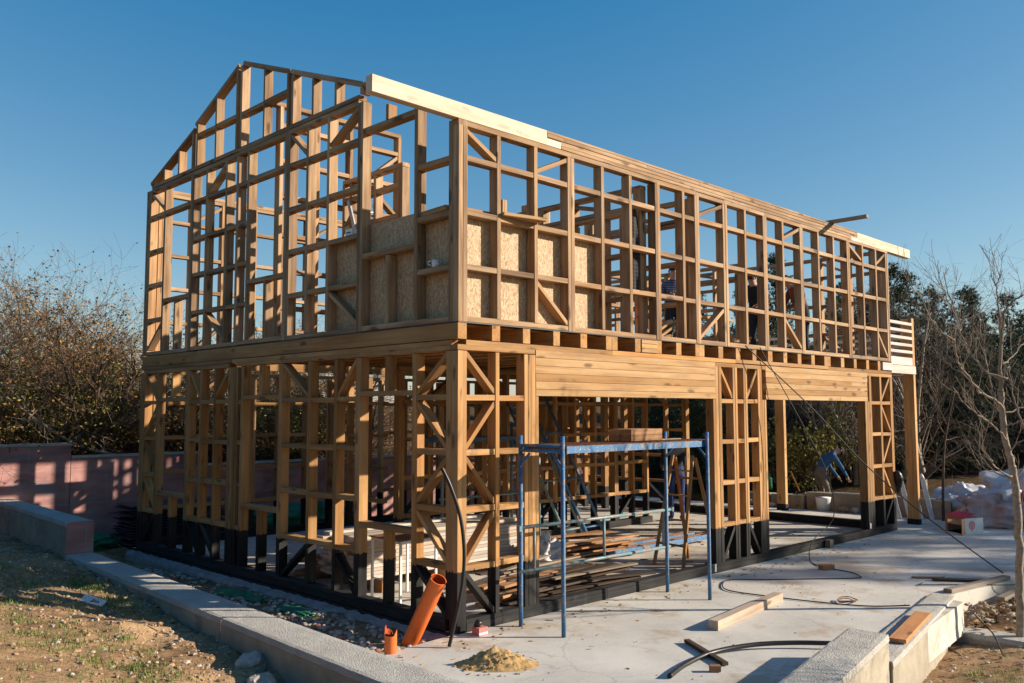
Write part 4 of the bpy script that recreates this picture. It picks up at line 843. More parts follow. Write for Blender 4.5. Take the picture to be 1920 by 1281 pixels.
tag(one('cable_coil', M_RUST, lambda q: [q.tube([(3.97+math.cos(a/12*6.28)*(.11+.02*k)+.02*k, -2.0+math.sin(a/12*6.28)*(.085+.015*k), .02+.012*k+.01*math.sin(a)) for a in range(13)], .006, 6) for k in range(2)], None, None), 'small rusty wire coil lying on the cable near the wall', 'coil')
tag(one('wire', M_CABLE, lambda q: q.tube(bez([(5.67, -2.18, .012), (5.5, -2.2, .012), (5.55, -2.25, .012), (5.9, -2.6, .012), (6.3, -2.93, .0), (6.6, -3.1, .0)], 6), .006, 6), None, None), 'bent thin wire on the slab edge at the right', 'wire')
tag(one('wire', M_CABLE, lambda q: q.tube(bez([(4.9, -3.0, -.1), (5.05, -3.1, -.28), (4.75, -3.25, -.28), (4.3, -3.5, -.42), (3.9, -3.75, -.4), (3.5, -4.0, -.42)], 8), .008, 6), None, None), 'grey wire hanging over the lowest wall onto the leaves', 'wire')
for i, (a, b_, w_, lab) in enumerate((((5.95, -2.2, .02), (6.35, -2.75, .02), .09, 'dark splintered stick on the slab edge at right'), ((5.95, -1.95, .012), (6.2, -2.25, .012), .07, 'thin brown splinter lying on the slab right of the cable'),
        ((5.3, -2.6, .025), (6.7, -2.82, .025), .1, 'grey formwork board along the slab edge'), ((5.9, -2.98, -.1), (7.0, -3.12, -.02), .1, 'second grey formwork board sloping off the slab edge'), ((6.2, -3.42, -.3), (6.7, -3.55, -.26), .14, 'pale short board on the soil beside the bare tree'))):
    tag(one('board', [(W_DARKBOARD, W_BROWN, W_GREY, W_GREY, W_GREY)[i]], lambda q: q.beam(a, b_, w_, (.03, .015, .045, .045, .03)[i]), None, None), lab, 'board')
# stack of dark panels left of the house
for i in range(16):
    tag(one('dark_sheet', M_ASPH, lambda q: q.beam((.38+rnd.uniform(-.14, .08), 9.1, -.2+i*.048), (2.0+rnd.uniform(-.1, .1), 8.95, -.2+i*.048), .85, .02), None, None), 'dark sheet in the tall stack between the house and the pink wall', 'sheet', 'stacked dark sheets')
blob('green_net', M_GREENTARP, (-.35, 9.3, -.2), (.75, .35, .16), 'green netting on the ground at the foot of the pink wall', 'netting', amp=.5, fr=3, seed=5)
blob('green_net', M_GREENTARP, (3.9, 9.2, -.2), (1.1, .5, .3), 'green netting heap seen through the lower left window bay', 'netting', amp=.4, fr=3, seed=6)
blob('green_net', M_GREENTARP, (-.45, 3.4, -.09), (.13, .5, .045), 'green net scrap half buried in the gravel trench, farther one', 'netting', amp=.5, fr=3, seed=8)
blob('green_net', M_GREENTARP, (-.42, 2.2, -.09), (.11, .35, .04), 'green net scrap half buried in the gravel trench, nearer one', 'netting', amp=.5, fr=3, seed=9)
tag(one('scrap_paper', M_WHITE, lambda q: q.add([(-2.25+dx, 2.93+dy, gh(-2.25+dx, 2.93+dy)+h_-k_) for k_ in (0, .008) for dx, dy, h_ in ((0, -.13, .02), (.1, .02, .03), (-.06, .16, .06), (-.17, -.02, .015))], [(0, 1, 2, 3), (7, 6, 5, 4), (0, 4, 5, 1), (1, 5, 6, 2), (2, 6, 7, 3), (3, 7, 4, 0)]), None, None), 'folded white paper scrap lying in the grass', 'paper')
def dry(q):
    p = Vector((-1.93, 1.0, gh(-1.93, 1.0))); q.tube(bez([p, p+Vector((.03, 0, .12)), p+Vector((.02, -.03, .24))], 5), .0025, 5); pebble(q, p+Vector((.02, -.03, .25)), .014)
tag(one('dry_stem', M_TWIG, dry, None, None), 'single dry stem with a seed head beside the low wall', 'plant')
# upper floor bits
tag(one('board', [W_BROWN], lambda q: q.beam((.18, .17, 4.155), (.92, .13, 4.155), .1, .05), None, None), 'brown offcut lying on the rail above the OSB sheets', 'board')
tag(one('board', [W_LINTEL], lambda q: q.beam((.6, .02, 4.15), (1.13, -.09, 4.15), .14, .035), None, None), 'short pale board jutting over the rail beside the corner post', 'board')
tag(one('board', [W_GREY], lambda q: q.beam((8.2, .35, 5.225), (8.28, -.55, 5.245), .1, .05), None, None), 'single board lying across the eave beam and sticking out', 'board')
tag(one('board', [W_LINTEL], lambda q: q.beam((.02, .17, 4.155), (.06, .60, 4.155), .09, .05), None, None), 'short offcut on the rail left of the corner post', 'board')
def mug(q): q.tube([(.04, .40, 3.58), (.04, .40, 3.655)], .036, 16); q.tube([(.01, .435, 3.60), (-.0, .47, 3.615), (.0, .465, 3.64), (.01, .433, 3.645)], .006, 6)
tag(one('mug', M_WHITE, mug, None, None), 'white mug standing on a rail left of the corner post', 'mug')
tag(one('screw_box', [M_WHITE, M_GREENTARP], lambda q: (q.box(.02, .11, 1.86, 1.99, 4.13, 4.20, mi=0), q.box(.019, .0195, 1.88, 1.97, 4.15, 4.165, mi=1)), None, None), 'white box with a green stripe on a rail of the gable wall', 'box')
# hanging shirt and straps
CH = clothm('plaid_flannel', (.014, .014, .018), ((.045, .04, .042), 130, .55), True)
def shirt(q):
    n, m2 = 12, 26; vs = []
    for j in range(m2+1):
        t = j/m2; z = 4.62-t*1.02; w_ = .05+.13*min(1, t*2.2)
        for s_ in (0, 1):
            for i in range(n+1):
                u_ = i/n-.5; f = .022*math.sin(u_*22+t*3)*min(1, t*3); vs.append((3.06+u_*2*w_+.05*t, .19+(.028 if s_ else -.028)*(1-abs(u_)*1.9)+f, z+(.06*abs(u_) if t < .05 else 0)))
    k = n+1
    def idx(j, s_, i): return (j*2+s_)*k+i
    fs_ = []
    for j in range(m2):
        for i in range(n): fs_ += [(idx(j, 0, i), idx(j, 0, i+1), idx(j+1, 0, i+1), idx(j+1, 0, i)), (idx(j, 1, i+1), idx(j, 1, i), idx(j+1, 1, i), idx(j+1, 1, i+1))]
        fs_ += [(idx(j, 0, 0), idx(j+1, 0, 0), idx(j+1, 1, 0), idx(j, 1, 0)), (idx(j, 0, n), idx(j, 1, n), idx(j+1, 1, n), idx(j+1, 0, n))]
    q.add(vs, fs_, smooth=True); q.tube(bez([(2.98, .17, 4.25), (2.92, .16, 3.9), (2.93, .17, 3.6)], 6), [.05]*6+[.045]*6+[.03], 8)
tag(one('hanging_shirt', CH, shirt, None, None), 'dark checked shirt hanging on an upper front stud', 'shirt')
tag(one('strap', M_ORANGE, lambda q: (q.tube(bez([(2.98, .2, 3.55), (3.0, .22, 3.35), (2.98, .22, 3.2), (3.04, .18, 3.06)], 8), .012, 6), q.tube(bez([(3.0, .2, 3.5), (3.12, .2, 3.45), (3.15, .2, 3.3), (3.02, .2, 3.28)], 8), .01, 6)), None, None), 'orange strap hanging below the checked shirt', 'strap')
tag(one('harness', M_RUBBER, lambda q: (q.tube(bez([(10.33, -.03, 1.05), (10.36, -.06, .95), (10.40, -.05, .8), (10.38, -.04, .66)], 6), [.02, .035, .05, .06, .065, .07, .07, .08, .075, .07, .06, .06, .05, .05, .04, .04, .03, .03, .02], 10)), None, None), 'black cloth hanging on the far end post', 'cloth')
al = empty('aluminium_ladder', (1.2, 2.9, 3.02), 'silver ladder leaning inside the gable seen between its studs', 'ladder')
for dx in (0, .35):
    b = MB(); b.beam((.9+dx, 2.5-dx*.3, 3.02), (1.15+dx, 3.6-dx*.3, 5.0), .06, .025, (1, 0, 0)); b.build('stile', M_STEELP, al)
for i in range(7):
    k = (i+.5)/7; b = MB(); b.tube([(.9+.25*k, 2.5+1.1*k, 3.02+1.98*k), (1.25+.25*k, 2.4+1.1*k, 3.02+1.98*k)], .014, 6); b.build('rung', M_STEELP, al)
# far right: box, sacks, picket panels, long tube, bucket, block wall
def cbox(q):
    a, b_, c_, h = Vector((10.94, -.62, 0)), Vector((10.63, -1.05, 0)), Vector((11.02, -1.22, 0)), .27; d_ = a+c_-b_; Z = Vector((0, 0, h)); t = .006
    def slabq(p, r, s_, mi): n_ = (r-p).cross(s_-p).normalized()*t; w4 = [p, r, r+s_-p, s_]; q.add(w4+[v-n_ for v in w4], [(0, 1, 2, 3), (7, 6, 5, 4), (0, 4, 5, 1), (1, 5, 6, 2), (2, 6, 7, 3), (3, 7, 4, 0)], mi=mi)
    slabq(b_, c_, b_+Z, 1); slabq(c_, d_, c_+Z, 1); slabq(d_, a, d_+Z, 0); slabq(a, b_, d_, 0)
    slabq(a, a.lerp(b_, .12), a+Z, 0); slabq(a.lerp(b_, .12)+Z*.8, b_+Z*.8, a.lerp(b_, .12)+Z, 0)
    slabq(b_, b_+(b_-c_)*.35+(b_-a)*.15, b_+Z, 0)
    slabq(a+Z*1.02, b_+Z*1.02, d_+Z*1.25-(c_-b_)*.35, 2); slabq(a.lerp(b_, .1)+Z*.55-(c_-b_)*.02, a.lerp(b_, .9)+Z*.55-(c_-b_)*.02, a.lerp(b_, .1)+Z*.7+(c_-b_)*.4, 0)
    # round red emblem with a vertical stalk on the printed side
    o = b_.lerp(c_, .38)+Z*.55; ex = (c_-b_).normalized(); nv = ex.cross(Vector((0, 0, 1)))*-.003 if ex.cross(Vector((0, 0, 1))).y > 0 else ex.cross(Vector((0, 0, 1)))*.003
    for r0, r1 in ((.058, .072), (.026, .038)):
        for k in range(24):
            a0, a1 = k/24*6.283, (k+1)/24*6.283
            q.add([o+nv+ex*math.cos(t_)*r_2+Vector((0, 0, math.sin(t_)*r_2)) for t_, r_2 in ((a0, r0), (a0, r1), (a1, r1), (a1, r0))], [(0, 1, 2, 3)], mi=2)
    q.add([o+nv+ex*x+Vector((0, 0, z)) for x, z in ((-.006, -.11), (.006, -.11), (.006, .05), (-.006, .05))], [(0, 1, 2, 3)], mi=2)
tag(one('cardboard_box', [M_CARD, M_CARDW, M_RED], cbox, None, None), 'open cardboard box with a red lid and round red emblem on the slab', 'box')
blob('sack', M_TARP, (13.6, .05, -.05), (.75, .55, .42), 'white plastic sheet heap behind the balcony post', 'plastic sheet', amp=.45, fr=2, folds=.12, rot=.4, seed=11)
blob('sack', M_TARP, (13.3, -.8, -.05), (.5, .45, .42), 'greyish sack between the two big white heaps', 'sack', amp=.35, fr=2.4, folds=.1, seed=12)
blob('sack', M_TARPPK, (12.5, -1.35, -.05), (1.0, .5, .42), 'large pinkish sack lying under the white sheet at the right edge', 'sack', amp=.35, fr=2, folds=.1, rot=-.75, seed=13, n=60)
blob('sack', M_TARP, (12.95, -1.45, .12), (1.0, .5, .5), 'big white sheet draped over the pinkish sack beside the bare tree', 'plastic sheet', amp=.5, fr=1.8, folds=.15, rot=-.65, seed=14, n=60)
blob('wrapper', M_RED, (12.25, -1.62, .52), (.16, .1, .12), 'red wrapper on top of the white sheet at the right', 'wrapper', amp=.5, fr=4, seed=15, n=14)
for i in range(4):
    def pk(q):
        p = Vector((12.05+.13*i, .62-.16*i, 0)); s_ = Vector((-.12, .12, .8))
        q.beam(p, p+s_, .085, .02, (.3, .3, 0), tint=1); e = p+s_; d_ = s_.normalized(); x_ = Vector((.3, .3, 0)).cross(d_).normalized()
        q.tube([e-d_*.01, e+d_*.05, e+d_*.09], [.042, .032, .008], 8)
    tag(one('picket', M_WHITE, pk, None, None), 'pale round topped picket leaning beside the balcony post', 'picket', 'pickets leaning by the balcony post')
tag(one('long_tube', M_DGREEN, lambda q: q.tube([(17.9, 4.6, .35), (21.5, -1.2, .28)], .19, 14), None, None), 'long dark green tube lying beyond the white sheets', 'tube')
tag(one('bucket', M_WHITE, lambda q: q.tube([(12.42, 2.36, 0), (12.42, 2.36, .26), (12.42, 2.36, .28)], [.13, .155, .165], 18), None, None), 'white bucket on the slab in the second garage opening', 'bucket')
tag(one('block_wall', M_WALLSIDE, lambda q: (q.box(12.75, 13.0, -.1, 2.9, -.2, .34), [q.box(12.7+.02*k, 13.02, 2.95+k*.42, 3.33+k*.42, -.2, .25) for k in range(4)]), None, None), 'low rough concrete block wall behind the bucket', 'wall')
tag(one('metal_profile', M_STEELP, lambda q: q.box(12.78, 12.86, .2, 2.3, .342, .37), None, None), 'pale metal profile lying on the low block wall', 'profile')
tag(one('shovel', [W_LINTEL], lambda q: q.beam((13.2, 3.3, .3), (13.1, 3.45, .75), .03, .03), None, None), 'short wooden handle sticking up behind the bucket', 'shovel')
def bottle(q): q.tube([(13.2, 4.05, .3), (13.2, 4.05, .55), (13.2, 4.05, .62), (13.2, 4.05, .7)], [.07, .07, .03, .025], 12)
tag(one('bottle', M_GREENTARP, bottle, None, None), 'green bottle beside the far terrace post', 'bottle')
def lumps(q):
    for _ in range(60): pebble(q, (rnd.uniform(12.3, 13.9), rnd.uniform(.8, 4.6), .05), rnd.uniform(.03, .12), mi=rnd.choice((0, 1)))
def edge_rubble(q):
    for _ in range(420): x = rnd.uniform(5.1, 8.5); pebble(q, (x, -2.72-(x-5)*.13-abs(rnd.gauss(0, .22)), -.3+rnd.uniform(0, .2)), rnd.uniform(.015, .055), mi=rnd.choice((0, 1, 1)), sub=0, flat=.5)
tag(one('rubble', [M_WALLSIDE, M_CLOD], edge_rubble, 'broken concrete and soil along the slab edge at the right', None), kind='stuff')
tag(one('rubble', [M_CLOD, M_STONE], lumps, 'broken blocks and soil lumps round the low block wall', None), kind='stuff')
# things on the upper floor further in
for i in range(10):
    x = rnd.uniform(4.5, 9.5); y = rnd.uniform(.6, 3.2); a = rnd.uniform(-.6, .6); L_ = rnd.uniform(.6, 1.5)
    tag(one('offcut', [W_LINTEL], lambda q: q.beam((x, y, 3.06+.02*i), (x+math.cos(a)*L_*.7, y+math.sin(a)*L_, 3.1+.02*i+rnd.uniform(0, .35)), .12, .04), None, None), 'offcut leaning among the clutter on the upper floor', 'timber', 'offcuts on the upper floor')
tg = empty('trestle', (6.9, 1.6, 3.02), 'rough timber trestle on the upper floor', 'trestle')
for dx in (0, 1.0):
    for s_ in (-1, 1): b = MB(); b.beam((6.4+dx, 1.6+.25*s_, 3.02), (6.4+dx, 1.6+.03*s_, 3.62), .05, .05, (1, 0, 0)); b.build('leg', [W_LINTEL], tg)
b = MB(); b.beam((6.2, 1.6, 3.66), (7.6, 1.6, 3.66), .12, .05); b.build('top_beam', [W_LINTEL], tg)

# ================================================================== PEOPLE
def person(loc, yaw, J, mats, lab, hat=None, hairm=None):
    """J: joints in local metres (x right, y forward, z up); mats: (skin, top, trousers, shoes)"""
    e = empty('person', loc, lab, 'person'); e.rotation_euler.z = yaw
    order = ['pelvis', 'spine', 'chest', 'neck', 'headb', 'headt', 'shl', 'ell', 'wrl', 'hal', 'shr', 'elr', 'wrr', 'har', 'hil', 'knl', 'anl', 'tol', 'hir', 'knr', 'anr', 'tor']
    rad = dict(pelvis=(.15, .11), spine=(.145, .10), chest=(.17, .115), neck=(.055, .055), headb=(.075, .085), headt=(.07, .08), shl=(.065, .065), ell=(.045, .045), wrl=(.03, .03), hal=(.04, .022), shr=(.065, .065), elr=(.045, .045), wrr=(.03, .03), har=(.04, .022),
        hil=(.095, .095), knl=(.062, .062), anl=(.043, .043), tol=(.045, .035), hir=(.095, .095), knr=(.062, .062), anr=(.043, .043), tor=(.045, .035))
    E_ = [('pelvis', 'spine'), ('spine', 'chest'), ('chest', 'neck'), ('neck', 'headb'), ('headb', 'headt'), ('chest', 'shl'), ('shl', 'ell'), ('ell', 'wrl'), ('wrl', 'hal'), ('chest', 'shr'), ('shr', 'elr'), ('elr', 'wrr'), ('wrr', 'har'),
        ('pelvis', 'hil'), ('hil', 'knl'), ('knl', 'anl'), ('anl', 'tol'), ('pelvis', 'hir'), ('hir', 'knr'), ('knr', 'anr'), ('anr', 'tor')]
    me = bpy.data.meshes.new('body_skel'); me.from_pydata([J[k] for k in order], [(order.index(a), order.index(b_)) for a, b_ in E_], [])
    t = bpy.data.objects.new('body_skel', me); COL.objects.link(t); s_ = t.modifiers.new('s', 'SKIN'); t.modifiers.new('u', 'SUBSURF').levels = 2
    for i, k in enumerate(order): me.skin_vertices[0].data[i].radius = rad[k]
    me.skin_vertices[0].data[0].use_root = True
    dg = bpy.context.evaluated_depsgraph_get(); nm = bpy.data.meshes.new_from_object(t.evaluated_get(dg)); bpy.data.objects.remove(t)
    for mt in mats: nm.materials.append(mt)
    V = {k: Vector(J[k]) for k in order}
    segm = [('neck', 'headb', 0), ('headb', 'headt', 0), ('wrl', 'hal', 0), ('wrr', 'har', 0), ('chest', 'neck', 1), ('spine', 'chest', 1), ('shl', 'ell', 1), ('ell', 'wrl', 1), ('shr', 'elr', 1), ('elr', 'wrr', 1), ('chest', 'shl', 1), ('chest', 'shr', 1),
        ('pelvis', 'hil', 2), ('pelvis', 'hir', 2), ('hil', 'knl', 2), ('knl', 'anl', 2), ('hir', 'knr', 2), ('knr', 'anr', 2), ('anl', 'tol', 3), ('anr', 'tor', 3)]
    for p in nm.polygons:
        best = (9, 0)
        for a, b_, mi in segm:
            A, B = V[a], V[b_]; d_ = B-A; k = max(0, min(1, (p.center-A).dot(d_)/max(1e-6, d_.length_squared))); ds = (A+d_*k-p.center).length
            if ds < best[0]: best = (ds, mi)
        p.material_index = best[1]; p.use_smooth = True
    ob = bpy.data.objects.new('body', nm); COL.objects.link(ob); ob.parent = e
    hb, ht = V['headb'], V['headt']; up = (ht-hb).normalized(); fwd = (V['face']-hb) if 'face' in V else Vector(J.get('face', (0, 1, 0))); fwd = (fwd-up*fwd.dot(up)).normalized(); sd = fwd.cross(up)
    def sub(name, mat, fn): q = MB(); fn(q); o = q.build(name, mat, None, center=False); o.parent = e; return o
    hc = (hb+ht)/2+up*.01
    def facef(q):
        q.tube([hc+fwd*.085+up*.012, hc+fwd*.112-up*.022, hc+fwd*.085-up*.032], [.009, .014, .008], 6)
        for s2 in (-1, 1): q.tube([hc+sd*s2*.078+up*.02, hc+sd*s2*.09, hc+sd*s2*.078-up*.03], [.008, .02, .008], 6)
        for hn, wr in (('hal', 'wrl'), ('har', 'wrr')):
            h_, w_ = V[hn], V[wr]; d_ = (h_-w_).normalized(); s3 = d_.cross(fwd); s3 = s3.normalized() if s3.length > .1 else sd
            for i, ln in enumerate((.055, .066, .062, .048)):
                b0 = h_+s3*(i-1.5)*.019+d_*.01; q.tube([b0, b0+d_*ln*.6, b0+d_*ln-up*.012], [.009, .0085, .007], 6)
            b0 = w_+d_*.03-s3*.03; q.tube([b0, b0-s3*.02+d_*.03, b0-s3*.022+d_*.055], [.011, .010, .008], 6)
    sub('face_and_hands', mats[0], facef)
    M_EYE = bpy.data.materials.get('dark_eye') or plain('dark_eye', (.02, .015, .012), .3)
    sub('eyes', M_EYE, lambda q: [q.tube([hc+fwd*.083+sd*s2*.03+up*.014, hc+fwd*.094+sd*s2*.03+up*.014], [.011, .006], 8) for s2 in (-1, 1)])
    def cap(q):
        n = 14; vs = [hc+up*.115]
        for j in range(1, 7):
            ph = j/6*1.5
            for i in range(n):
                a = i/n*6.283; vs.append(hc+up*(.015+.10*math.cos(ph))+(sd*math.cos(a)*.092+fwd*(math.sin(a)*.104-.006))*math.sin(ph))
        fs_ = [(0, 1+i, 1+(i+1) % n) for i in range(n)]+[(1+(j*n)+i, 1+(j+1)*n+i, 1+(j+1)*n+(i+1) % n, 1+j*n+(i+1) % n) for j in range(5) for i in range(n)]
        q.add(vs, fs_, smooth=True)
        if hat: q.beam(hc+fwd*.09+up*.035, hc+fwd*.17+up*.02, .13, .01, up)
    sub('cap' if hat else 'hair', hat or hairm, cap)
    return e
C_NAVY = clothm('striped_navy_jersey', (.02, .03, .09), ((.25, .27, .33), 190, .6)); C_DARK = clothm('dark_work_cloth', (.015, .017, .025)); C_BLUEJ = clothm('blue_fleece', (.03, .10, .22)); C_GREYT = clothm('grey_trousers', (.14, .125, .105))
C_JEAN = clothm('blue_jeans', (.02, .04, .16)); C_BLACK = clothm('black_jacket', (.012, .013, .018)); C_OR = clothm('orange_jersey', (.2, .05, .02)); HAIR = plain('dark_hair', (.035, .02, .012), .7); SHOE = plain('work_shoe', (.05, .04, .03), .7); C_CAP = clothm('black_cap', (.01, .01, .012))
stand = dict(pelvis=(0, 0, .95), spine=(0, .01, 1.13), chest=(0, .0, 1.34), neck=(0, .01, 1.5), headb=(0, .03, 1.58), headt=(0, .035, 1.70), shl=(-.18, 0, 1.41), ell=(-.24, .02, 1.13), wrl=(-.22, .12, .9), hal=(-.21, .15, .83), shr=(.18, 0, 1.41), elr=(.24, .02, 1.13), wrr=(.22, .14, .92), har=(.2, .18, .86),
    hil=(-.09, 0, .9), knl=(-.1, .03, .5), anl=(-.1, -.01, .09), tol=(-.11, .16, .045), hir=(.09, 0, .9), knr=(.1, .02, .5), anr=(.11, -.02, .09), tor=(.12, .15, .045))
def pose(**k): d = dict(stand); d.update(k); return d
person((7.75, 2.85, 3.02), 2.4, pose(wrl=(-.12, .3, 1.15), hal=(-.1, .37, 1.2), wrr=(.1, .3, 1.15), har=(.08, .37, 1.2)), (SKIN, C_NAVY, C_DARK, SHOE), 'person in a striped navy jersey standing on the upper floor between front studs', hairm=HAIR)
bent = pose(pelvis=(0, -.14, .9), spine=(0, -.02, 1.05), chest=(0, .14, 1.2), neck=(0, .27, 1.3), headb=(0, .34, 1.34), headt=(0, .44, 1.36), face=(0, .5, 1.2), shl=(-.18, .18, 1.22), ell=(-.24, .3, .97), wrl=(-.17, .44, .76), hal=(-.15, .49, .69), shr=(.18, .18, 1.22), elr=(.24, .32, .97), wrr=(.16, .48, .78), har=(.14, .53, .71), hil=(-.09, -.1, .86), hir=(.09, -.1, .86), knl=(-.1, .02, .47), knr=(.1, .05, .48))
person((13.2, 2.72, -.12), R(-125), bent, (SKIN, C_BLUEJ, C_GREYT, SHOE), 'person bending in a blue fleece and grey trousers seen through the second opening', hat=C_CAP)
stoop = pose(spine=(0, .06, 1.1), chest=(0, .14, 1.28), neck=(0, .24, 1.4), headb=(0, .30, 1.46), headt=(0, .36, 1.55), face=(0, .45, 1.4), shl=(-.18, .16, 1.34), shr=(.18, .16, 1.34), ell=(-.23, .24, 1.08), elr=(.23, .24, 1.08), wrl=(-.15, .44, .98), wrr=(.15, .44, .98), hal=(-.12, .51, .97), har=(.12, .51, .97))
person((8.75, 3.55, 0), R(-40), stoop, (SKIN, C_BLACK, C_JEAN, SHOE), 'person in a black jacket and jeans in the dark inner doorway', hat=C_CAP)
person((9.0, 1.85, 3.02), R(100), stoop, (SKIN, C_BLACK, C_DARK, SHOE), 'person in a dark jacket stooping on the upper floor behind the long wall', hairm=HAIR)
person((9.75, 1.35, 3.02), R(60), stoop, (SKIN, C_OR, C_DARK, SHOE), 'person with a black cap and orange collar leaning over on the upper floor', hat=C_CAP)

# ================================================================== VEGETATION
def rv(s=1): return Vector((rnd.gauss(0, s), rnd.gauss(0, s), rnd.gauss(0, s)))
def grow(q, lq, p, d, L_, r, lev, up=.15, spread=.75, kids=4, leaf=0, droop=0, wob=.18, minr=.0019, n=3):
    """a branch of 4 pieces with side twigs"""
    k = 4 if lev > 0 else 3; pts = [p.copy()]; rr = [r]
    for i in range(k):
        d = (d+rv(wob)*.6+Vector((0, 0, up-droop*(lev < 2)))*.35).normalized(); p = p+d*L_/k; pts.append(p.copy()); rr.append(max(minr, r*(1-(i+1)/k*.72)))
    q.tube(pts, rr, n if lev < 2 else 5, cap=False, tint=rnd.random())
    if lev > 0:
        for i in range(kids):
            t = rnd.uniform(.25, 1); j = min(k-1, int(t*k)); o = pts[j].lerp(pts[j+1], t*k-j)
            ax = (pts[j+1]-pts[j]).normalized(); sd = ax.cross(rv()).normalized(); nd = (ax*(1-spread*.5)+sd*spread).normalized()
            grow(q, lq, o, nd, L_*rnd.uniform(.45, .72), max(minr, rr[j]*.55), lev-1, up, spread, kids, leaf, droop, wob, minr, n)
    if lq is not None and lev <= 1:
        for _ in range(leaf):
            if rnd.random() > .8: continue
            o = pts[rnd.randint(1, len(pts)-1)]+rv(.02); a = rv().normalized(); b_ = a.cross(rv()).normalized(); s_ = rnd.uniform(.016, .034)*LEAFS
            lq.add([o-a*s_, o+b_*s_*.7, o+a*s_*1.1, o-b_*s_*.7], [(0, 1, 2, 3)], tint=rnd.random())
LEAFS = 1.0
def shrub_mesh(name, seed, h, stems, kids, lev, tw, leafmat, leaf, spread=.75, lean=.5, droop=0, up=.25):
    rnd.seed(seed); e = bpy.data.objects.new(name, None); COL.objects.link(e)
    tr = MB(); cr = MB(); lf = MB()
    for s_ in range(stems):
        a = rnd.uniform(0, 6.28); d = Vector((math.cos(a)*lean*rnd.random(), math.sin(a)*lean*rnd.random(), 1)).normalized(); L_ = h*rnd.uniform(.6, .8)
        p = Vector((rnd.gauss(0, .15), rnd.gauss(0, .15), -.1)); pts = [p.copy()]; r = .015*h*rnd.uniform(.6, 1.2); rr = [r]; K = 6
        for i in range(K): d = (d+rv(.12)+Vector((0, 0, .03))).normalized(); p = p+d*L_/K; pts.append(p.copy()); rr.append(r*(1-(i+1)/K*.7))
        tr.tube(pts, rr, 6, cap=False)
        for i in range(kids*4):
            t = rnd.uniform(.12, 1)*K; j = min(K-1, int(t)); o = pts[j].lerp(pts[j+1], t-j); ax = (pts[j+1]-pts[j]).normalized(); sd = ax.cross(rv()).normalized()
            grow(cr, lf if leafmat else None, o, (ax*.6+sd*spread).normalized(), h*rnd.uniform(.22, .42), rr[j]*.45, lev, up, spread, kids, leaf, droop)
    t_ = tr.build('trunk', M_BARKD if tw is M_TWIG else M_BARK, e, False); c_ = cr.build('crown', tw, e, False)
    if leafmat and lf.v: l_ = lf.build('leaves', leafmat, c_, False)
    return e
def place(e, x, y, z, rz, s, sz, lab, cat, group):
    e.location = (x, y, z); e.rotation_euler.z = rz; e.scale = (s, s, sz); tag(e, lab, cat, group)
M_TWIGB = plain('tan_twig_bark', (.19, .14, .095), .9, 0, .35, 9)
protos = [shrub_mesh('autumn_shrub', 11, 4.0, 5, 4, 2, M_TWIG, L_AUTUMN, 2, lean=.7), shrub_mesh('bare_shrub', 12, 4.0, 6, 4, 2, M_TWIGB, None, 0, lean=.9), shrub_mesh('leafy_shrub', 13, 2.6, 6, 4, 2, M_TWIG, L_YELLOW, 7, lean=.6), shrub_mesh('autumn_shrub', 14, 3.6, 6, 4, 2, M_TWIG, L_AUTUMN, 3, lean=1.0)]
labs = ['bare twiggy shrub with a few orange leaves behind the pink wall', 'leafless pale twigged shrub arching behind the pink wall', 'low shrub with yellow green leaves behind the pink wall', 'wide dark twigged shrub with brown leaves behind the pink wall']
rnd.seed(99); used = [0]*4
spots = [(-7.4, 12.4, 0, 1.25), (-5.0, 12.6, 3, 1.25), (-3.4, 12.5, 0, 1.2), (-1.6, 12.7, 0, 1.12), (0.3, 12.8, 3, 1.1)]
for i, x in enumerate((-9.5, -8, -6.7, -5.3, -4.2, -3.1, -2.2, -1.2, -.3, .7, 1.7, 2.8, 3.8, 5.0, 6.2)):
    spots.append((x, 11.4+rnd.uniform(-.3, .7), (0, 3, 1, 0, 2, 0, 3, 1, 2, 0, 2, 3, 1, 2, 0)[i], rnd.uniform(.95, 1.1)))
for i, x in enumerate((-9, -7.4, -5.6, -4, -2.5, -1, .6, 2, 3.5, 5.5)):
    spots.append((x, 13.6+rnd.uniform(-.5, .8), (3, 0, 1, 0, 0, 3, 0, 3, 0, 3)[i], rnd.uniform(1.05, 1.25)))
for i, x in enumerate((-7, -4, -1.2, 2, 6, 10)): spots.append((x, 17+rnd.uniform(-1, 1), (0, 0, 3, 0, 3, 0)[i], rnd.uniform(1.1, 1.3)))
for x, y, k, s_ in spots:
    e = protos[k] if not used[k] else copy_tree(protos[k]); used[k] += 1
    hz = 1.0 if x > -6 else 1.1
    place(e, x, y, gh(x, y)-.05, rnd.uniform(0, 6.28), s_, s_*(.80 if x < 1.0 else .66)*hz, labs[k], 'shrub', ('autumn shrubs', 'bare shrubs', 'yellow leaved shrubs', 'brown leaved shrubs')[k]+' behind the pink wall')
# fallen grey branch in the thicket
def fallen(q):
    q.tube(bez([(-1.9, 11.0, 3.1), (-.9, 10.95, 2.3), (.1, 10.8, 1.55), (1.2, 10.7, 1.2)], 6), [.016+.0012*i for i in range(19)], 7)
    for _ in range(26):
        t = rnd.random(); p = Vector((-1.9, 11, 3.1)).lerp(Vector((1.2, 10.7, 1.2)), t); grow(q, None, p, Vector((rnd.uniform(-.4, 1), rnd.uniform(-.5, .5), rnd.uniform(-.8, .2))).normalized(), .8, .007, 1, 0, .5, 4)
tag(one('fallen_branch', M_BARK, fallen, None, None), 'long grey fallen branch slanting through the thicket behind the pink wall', 'branch')
